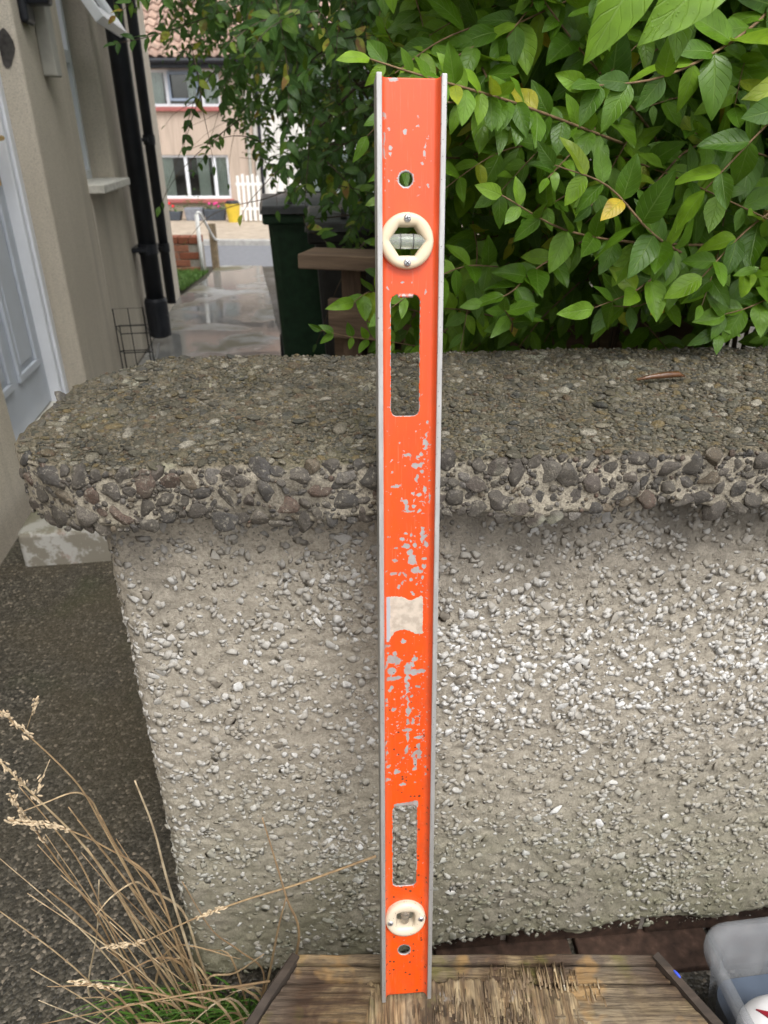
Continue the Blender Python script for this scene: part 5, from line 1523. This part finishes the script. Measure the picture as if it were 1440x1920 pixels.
def leafset(nl, nw, n, s0):
    T, U = [], []
    for k in range(n):
        rr = random.Random(s0 + k)
        a, b = leaf(nl, nw, s0 + k, rr.uniform(.12, .55), rr.uniform(-.05, .38), rr.uniform(.235, .31))
        T.append(a); U.append(b)
    return T, U
LH, UH = leafset(10, 4, 14, 100)
LM, UM = leafset(6, 2, 10, 200)
LS, US = leafset(4, 2, 8, 300)

rl_ = random.Random(21)
def rv(s=1.0): return Vector((rl_.gauss(0, s), rl_.gauss(0, s), rl_.gauss(0, s)))
class Plant:
    def __init__(self): self.tw = MB(); self.leaf = []          # leaf: pos, dir, normal, size
    def twig(self, pts, r0, gap, smin, smax, face, first=.15, sides=4, spread=1.0, tip=True, skip=0.0, ok=None):
        sp_ = smooth_pts(pts, 5)
        n = len(sp_)
        self.tw.tube(sp_, [r0 * (1 - .65 * k / (n - 1)) for k in range(n)], sides)
        L_ = [0]
        for k in range(1, n): L_.append(L_[-1] + (sp_[k] - sp_[k - 1]).length)
        s = L_[-1] * first; flip = rl_.random() * 3.14
        while s < L_[-1]:
            k = min(bisect.bisect_right(L_, s) - 1, n - 2)
            t = (s - L_[k]) / max(1e-6, L_[k + 1] - L_[k]); c = sp_[k].lerp(sp_[k + 1], t)
            d = (sp_[k + 1] - sp_[k]).normalized()
            side = d.cross(face).normalized(); nrm0 = side.cross(d).normalized()
            env = .65 + .35 * math.sin(math.pi * min(1, s / L_[-1] * .9 + .15))
            for sg in (-1, 1):
                if rl_.random() < skip: continue
                roll = rl_.gauss(0, .45) + (.5 if flip > 1.5 else -.1) * sg * .3
                sd_ = (side * math.cos(roll) + nrm0 * math.sin(roll)) * sg
                F_ = (d * rl_.uniform(.35, .9) + sd_ * spread * rl_.uniform(.6, 1.1) + Vector((0, 0, -1)) * rl_.uniform(0, .35) + rv(.12)).normalized()
                N_ = (face * .8 + Vector((0, 0, .55)) + nrm0 * .3 + rv(.33))
                N_ = (N_ - F_ * N_.dot(F_)).normalized()
                sz = rl_.uniform(smin, smax) * env
                if ok is None or ok(c, F_, sz): self.leaf.append((c, F_, N_, sz))
            s += gap * rl_.uniform(.75, 1.3); flip = 3.14 - flip
        if tip:
            F_ = ((sp_[-1] - sp_[-2]).normalized() + rv(.2)).normalized(); N_ = face + rv(.3); N_ = (N_ - F_ * N_.dot(F_)).normalized()
            self.leaf.append((sp_[-1], F_, N_, smin * rl_.uniform(.6, 1)))
    def arrays(self):
        T = np.array([l[0][:] for l in self.leaf]); Fd = np.array([l[1][:] for l in self.leaf]); Nd = np.array([l[2][:] for l in self.leaf]); S = np.array([l[3] for l in self.leaf])
        Xd = np.cross(Fd, Nd)
        M = np.stack([Xd * S[:, None], Fd * S[:, None], Nd * S[:, None]], 2)
        return M, T, S
def bend_pts(root, d, length, n, droop, jit):
    p = Vector(root); d = Vector(d).normalized(); out = [p.copy()]
    for k in range(n):
        d = (d + Vector((0, 0, -droop)) + rv(jit)).normalized(); p = p + d * (length / n); out.append(p.copy())
    return out
def in_frame(T):
    # which leaves lie in the camera's field of view, and how far they are
    y = T[:, 1] * math.cos(R(28)) - (T[:, 2] - CAM_Z) * math.sin(R(28))
    v = T[:, 1] * math.sin(R(28)) + (T[:, 2] - CAM_Z) * math.cos(R(28))
    return (y > .1) & (np.abs(T[:, 0] / y) < .56) & (np.abs(v / y) < .74), y

# ------------------------------------------------------------------ near hedge
HG = empty('hedge', (.75, 1.45, 0)); tag(HG, 'glossy green leafy hedge overhanging the wall coping', 'hedge')
hp = Plant()
FACE = Vector((-.15, -1, .25)).normalized()
def lim(p):   # front surface of the hedge leans out over the coping with height
    z = p.z
    return p.y > np.interp(z, [.7, .95, 1.1, 1.25, 1.6, 2.2], [.93, .90, .84, .76, .66, .62]) and not (p.x < -.02 and p.y < 1.9) and not (p.z < .905 and p.y < 1.0) and not (p.x < .10 and p.y < .78)
OK = lambda c, F_, sz: lim(c + F_ * sz) and lim(c)
# individual sprays seen against the dark inside
hero = [([(.30, 1.0, 1.14), (.155, .88, 1.176), (.085, .78, 1.187), (.03, .72, 1.196), (-.012, .70, 1.206)], .0018, .021, .030, .044),
        ([(.42, 1.0, 1.0), (.303, .85, 1.051), (.236, .82, 1.102), (.173, .80, 1.123)], .0018, .030, .040, .058),
        ([(.46, 1.0, 1.02), (.306, .90, 1.036), (.205, .86, 1.055), (.126, .83, 1.093)], .0020, .030, .035, .052),
        ([(.50, 1.05, 1.03), (.38, .95, 1.014), (.309, .89, .984), (.25, .86, .968)], .0018, .030, .045, .062),
        ([(.32, 1.1, 1.03), (.209, 1.0, .993), (.167, .96, .967), (.13, .95, .955)], .0016, .028, .04, .058),
        ([(.60, 1.05, 1.10), (.50, .95, 1.08), (.43, .9, 1.05), (.38, .88, 1.0)], .0022, .032, .045, .062),
        ([(.62, 1.1, .98), (.54, 1.0, .96), (.48, .95, .95), (.44, .93, .945)], .0018, .030, .045, .058),
        ([(.45, .95, 1.30), (.36, .85, 1.24), (.27, .80, 1.20), (.19, .78, 1.19)], .0020, .030, .04, .062),
        ([(.55, .9, 1.28), (.45, .83, 1.22), (.38, .80, 1.16), (.33, .80, 1.10)], .0020, .032, .048, .064),
        ([(.15, 1.25, .86), (.036, 1.18, .90), (-.017, 1.13, .935), (-.045, 1.08, .93)], .0016, .030, .045, .060),
        ([(.12, 1.2, .82), (.026, 1.15, .85), (-.045, 1.1, .872), (-.095, 1.08, .888)], .0013, .026, .022, .034)]
for pts, r0, gap, a, b in hero:
    hp.twig([Vector(p) for p in pts], r0, gap * 1.05, a * 1.1, b * 1.2, FACE, .12, 6, 1.0)
n_hero = len(hp.leaf)
for i in range(980):
    root = (rl_.uniform(.02, 1.55), rl_.uniform(1.0, 1.75), rl_.uniform(.86, 2.05))
    d = Vector((rl_.gauss(-.45, .45), rl_.gauss(-.75, .35), rl_.gauss(.12, .35)))
    pts = bend_pts(root, d, rl_.uniform(.22, .46), 4, rl_.uniform(.0, .22), .10)
    while len(pts) > 2 and not lim(pts[-1]): pts.pop()
    if len(pts) < 3: continue
    hp.twig(pts, rl_.uniform(.0013, .0024), .030, .036, .072, FACE, .1, 4, 1.0, True, .05, OK)
# two big leaves close to the lens at the top, and a few long upright shoots
for (c, F_, sz) in (((.180, .60, 1.262), (-.42, -.25, -.75), .078), ((.245, .62, 1.262), (-.62, -.3, -.50), .085), ((.30, .60, 1.27), (-.5, -.2, -.6), .06), ((.214, .64, 1.245), (.1, -.3, -.8), .05)):
    F_ = Vector(F_).normalized(); N_ = Vector((.25, -.85, .5)); N_ = (N_ - F_ * N_.dot(F_)).normalized(); hp.leaf.append((Vector(c), F_, N_, sz))
hp.tw.tube(smooth_pts([(.9, 1.1, 1.5), (.6, .85, 1.42), (.36, .68, 1.32), (.245, .62, 1.268), (.175, .60, 1.265)], 5), .002, 6)
# woody limbs behind
limbs = MB()
for i in range(46):
    root = (rl_.uniform(.3, 1.5), rl_.uniform(1.3, 1.7), 0.0)
    limbs.tube(smooth_pts(bend_pts(root, (rl_.gauss(.1, .12), rl_.gauss(.0, .1), 1), rl_.uniform(1.0, 1.7), 6, -.06, .07), 3), [.009 * (1 - .045 * k) for k in range(19)], 5)
limbs.build('limbs', M_BARKD, HG); 
hp.tw.build('twigs', M_BARK, HG, 0, smooth=True)
HG.location = (0, 0, 0)
for c in HG.children: c.location = (0, 0, 0)
M_, T_, S_ = hp.arrays()
vis, dep = in_frame(T_)
score = np.where(vis, S_ / np.maximum(dep, .2), 0); score[:n_hero] += .02 * (score[:n_hero] > 0)
order = np.argsort(-score); b_, q_ = order[:300], order[300:]
rr_ = np.random.default_rng(9)
pieces('leaf', LH, rr_.integers(0, len(LH), 300), M_[b_], T_[b_], M_LEAF1, HG, None, True, UH)
scatter('leaves', LM, rr_.integers(0, len(LM), len(q_)), M_[q_], T_[q_], M_LEAF1, HG, rr_.random(len(q_)), True, UM)
# deep filling leaves
n = 9500
T_ = np.stack([rr_.uniform(.0, 1.9, n), rr_.uniform(1.12, 2.5, n), rr_.uniform(.75, 2.1, n)], 1)
T_ = T_[(T_[:, 0] > .02 + .06 * vnoise(T_ * 9, 3)) & ((T_[:, 2] > .93) | (T_[:, 1] > 1.35))]; n = len(T_)
Fd = rr_.normal(size=(n, 3)); Fd[:, 2] -= .5; Fd /= np.linalg.norm(Fd, axis=1)[:, None]
Nd = rr_.normal(0, .6, (n, 3)) + np.array([[-.1, -.7, .6]]); Nd -= Fd * np.sum(Nd * Fd, 1)[:, None]; Nd /= np.linalg.norm(Nd, axis=1)[:, None]
S_ = rr_.uniform(.045, .075, n); M_ = np.stack([np.cross(Fd, Nd) * S_[:, None], Fd * S_[:, None], Nd * S_[:, None]], 2)
scatter('inner_leaves', LM, rr_.integers(0, len(LM), n), M_, T_, M_LEAF1, HG, rr_.random(n) * .9, True, UM)

# ------------------------------------------------------------------ darker tree behind, hanging over the bins and the path
TR = empty('overhanging_tree', (0, 0, 0)); tag(TR, 'dark green small leaved tree hanging over bins and path', 'tree')
tp_ = Plant(); FACE2 = Vector((-.3, -.8, .4)).normalized()
def under(p): return p.z > 1.15 - 1.21 * p.x - .2325 * p.y + .03 * math.sin(p.x * 9 + p.y * 5)
OK2 = lambda c, F_, sz: under(c + F_ * sz) and not (c.y < 1.75)
cnt = 0; tries = 0
while cnt < 2300 and tries < 20000:
    tries += 1
    Y_ = rl_.uniform(1.95, 5.6); root = Vector((rl_.uniform(-1.5, .9), Y_, rl_.uniform(.9, 2.9)))
    if not under(root): continue
    if root.z > 1.15 + .36 * Y_ and rl_.random() < .75: continue
    if root.x < -.25 * Y_ and rl_.random() < .5: continue
    gap_ = root.z - (1.15 - 1.21 * root.x - .2325 * root.y)
    if gap_ < .55 and Y_ > 2.6 and root.x < -.05 and rl_.random() < .82: continue
    d = Vector((rl_.gauss(-.25, .5), rl_.gauss(-.35, .4), rl_.gauss(-.25, .45)))
    pts = bend_pts(root, d, rl_.uniform(.20, .45), 4, rl_.uniform(.05, .3), .12)
    if not under(pts[-1]) and rl_.random() < .6: continue
    tp_.twig(pts, rl_.uniform(.0012, .0022), .030, .036, .062, FACE2, .1, 3, 1.0, True, .12, OK2); cnt += 1
# hanging sprays at the left, in front of the pink house
for pts in ([(-.45, 2.6, 1.36), (-.55, 2.55, 1.30), (-.60, 2.5, 1.20), (-.62, 2.48, 1.12)], [(-.3, 2.4, 1.5), (-.5, 2.3, 1.42), (-.62, 2.25, 1.38), (-.70, 2.2, 1.36)],
            [(-.35, 3.0, 1.35), (-.52, 2.95, 1.22), (-.62, 2.9, 1.12), (-.70, 2.9, 1.03)], [(-.4, 2.2, 1.55), (-.55, 2.1, 1.47), (-.64, 2.05, 1.40)]):
    tp_.twig([Vector(p) for p in pts], .002, .034, .04, .058, FACE2, .2, 4)
tp_.tw.build('twigs', M_BARKD, TR)
tl = MB()
tl.tube(smooth_pts([(.75, 4.6, -.15), (.7, 4.5, .8), (.55, 4.3, 1.6), (.3, 4.0, 2.3), (-.1, 3.6, 2.8)], 5), [.07 - .0022 * k for k in range(21)], 10)
tl.build('trunk', M_BARKD, TR, 0, smooth=True)
lb_ = MB()
for (p0, p1, p2) in (((.5, 4.2, 1.75), (0, 3.4, 1.9), (-.6, 2.7, 1.6)), ((.6, 4.3, 1.4), (.3, 3.6, 1.5), (-.1, 2.9, 1.3)), ((.3, 4.0, 2.3), (-.4, 3.6, 2.2), (-1.1, 3.2, 1.8)), ((.65, 4.5, 1.0), (.5, 3.9, 1.2), (.2, 3.2, 1.25)), ((.4, 4.1, 2.0), (.1, 3.0, 2.0), (-.2, 2.2, 1.7))):
    lb_.tube(smooth_pts([p0, p1, p2], 6), [.024 - .0014 * k for k in range(13)], 7)
for i in range(120):
    root = (rl_.uniform(-.1, .9), rl_.uniform(2.6, 4.6), rl_.uniform(.8, 1.9))
    lb_.tube(bend_pts(root, (rl_.gauss(-.3, .5), rl_.gauss(-.3, .5), rl_.gauss(.3, .5)), rl_.uniform(.3, .8), 5, 0, .2), [.005, .0045, .004, .003, .002, .001], 4)
lb_.build('limbs', M_BARKD, TR)
M_, T_, S_ = tp_.arrays()
vis, dep = in_frame(T_)
score = np.where(vis & (T_[:, 0] < .05), S_ / np.maximum(dep, .2), 0)
order = np.argsort(-score); b_, q_ = order[:300], order[300:]
pieces('leaf', LM, rr_.integers(0, len(LM), 300), M_[b_], T_[b_], M_LEAF2, TR, None, True, UM)
scatter('leaves', LS, rr_.integers(0, len(LS), len(q_)), M_[q_], T_[q_], M_LEAF2, TR, rr_.random(len(q_)), True, US)
# dense shaded inside of the crown: small leaves and dead leaves through its depth
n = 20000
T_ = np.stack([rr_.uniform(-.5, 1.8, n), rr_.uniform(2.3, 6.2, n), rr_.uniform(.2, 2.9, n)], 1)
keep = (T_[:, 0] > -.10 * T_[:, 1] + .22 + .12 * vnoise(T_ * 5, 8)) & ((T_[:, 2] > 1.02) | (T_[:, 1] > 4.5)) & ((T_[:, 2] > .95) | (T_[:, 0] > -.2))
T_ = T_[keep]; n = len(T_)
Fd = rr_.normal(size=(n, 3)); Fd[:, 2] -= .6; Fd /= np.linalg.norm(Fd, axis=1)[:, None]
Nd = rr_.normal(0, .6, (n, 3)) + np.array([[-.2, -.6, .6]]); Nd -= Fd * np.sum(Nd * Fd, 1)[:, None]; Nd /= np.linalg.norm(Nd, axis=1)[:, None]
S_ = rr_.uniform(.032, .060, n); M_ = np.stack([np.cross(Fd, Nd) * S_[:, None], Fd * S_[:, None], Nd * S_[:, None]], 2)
M_SHADE_DEAD = make_leaf_mat('shaded_leaf', [(0, (.020, .045, .012)), (.45, (.035, .075, .016)), (.7, (.06, .06, .025)), (1, (.085, .055, .03))], .5, .99)  # dark greens paint in the crown's inner shade; browns are dead leaves
scatter('inner_leaves', LS, rr_.integers(0, len(LS), n), M_, T_, M_SHADE_DEAD, TR, rr_.random(n), True, US)
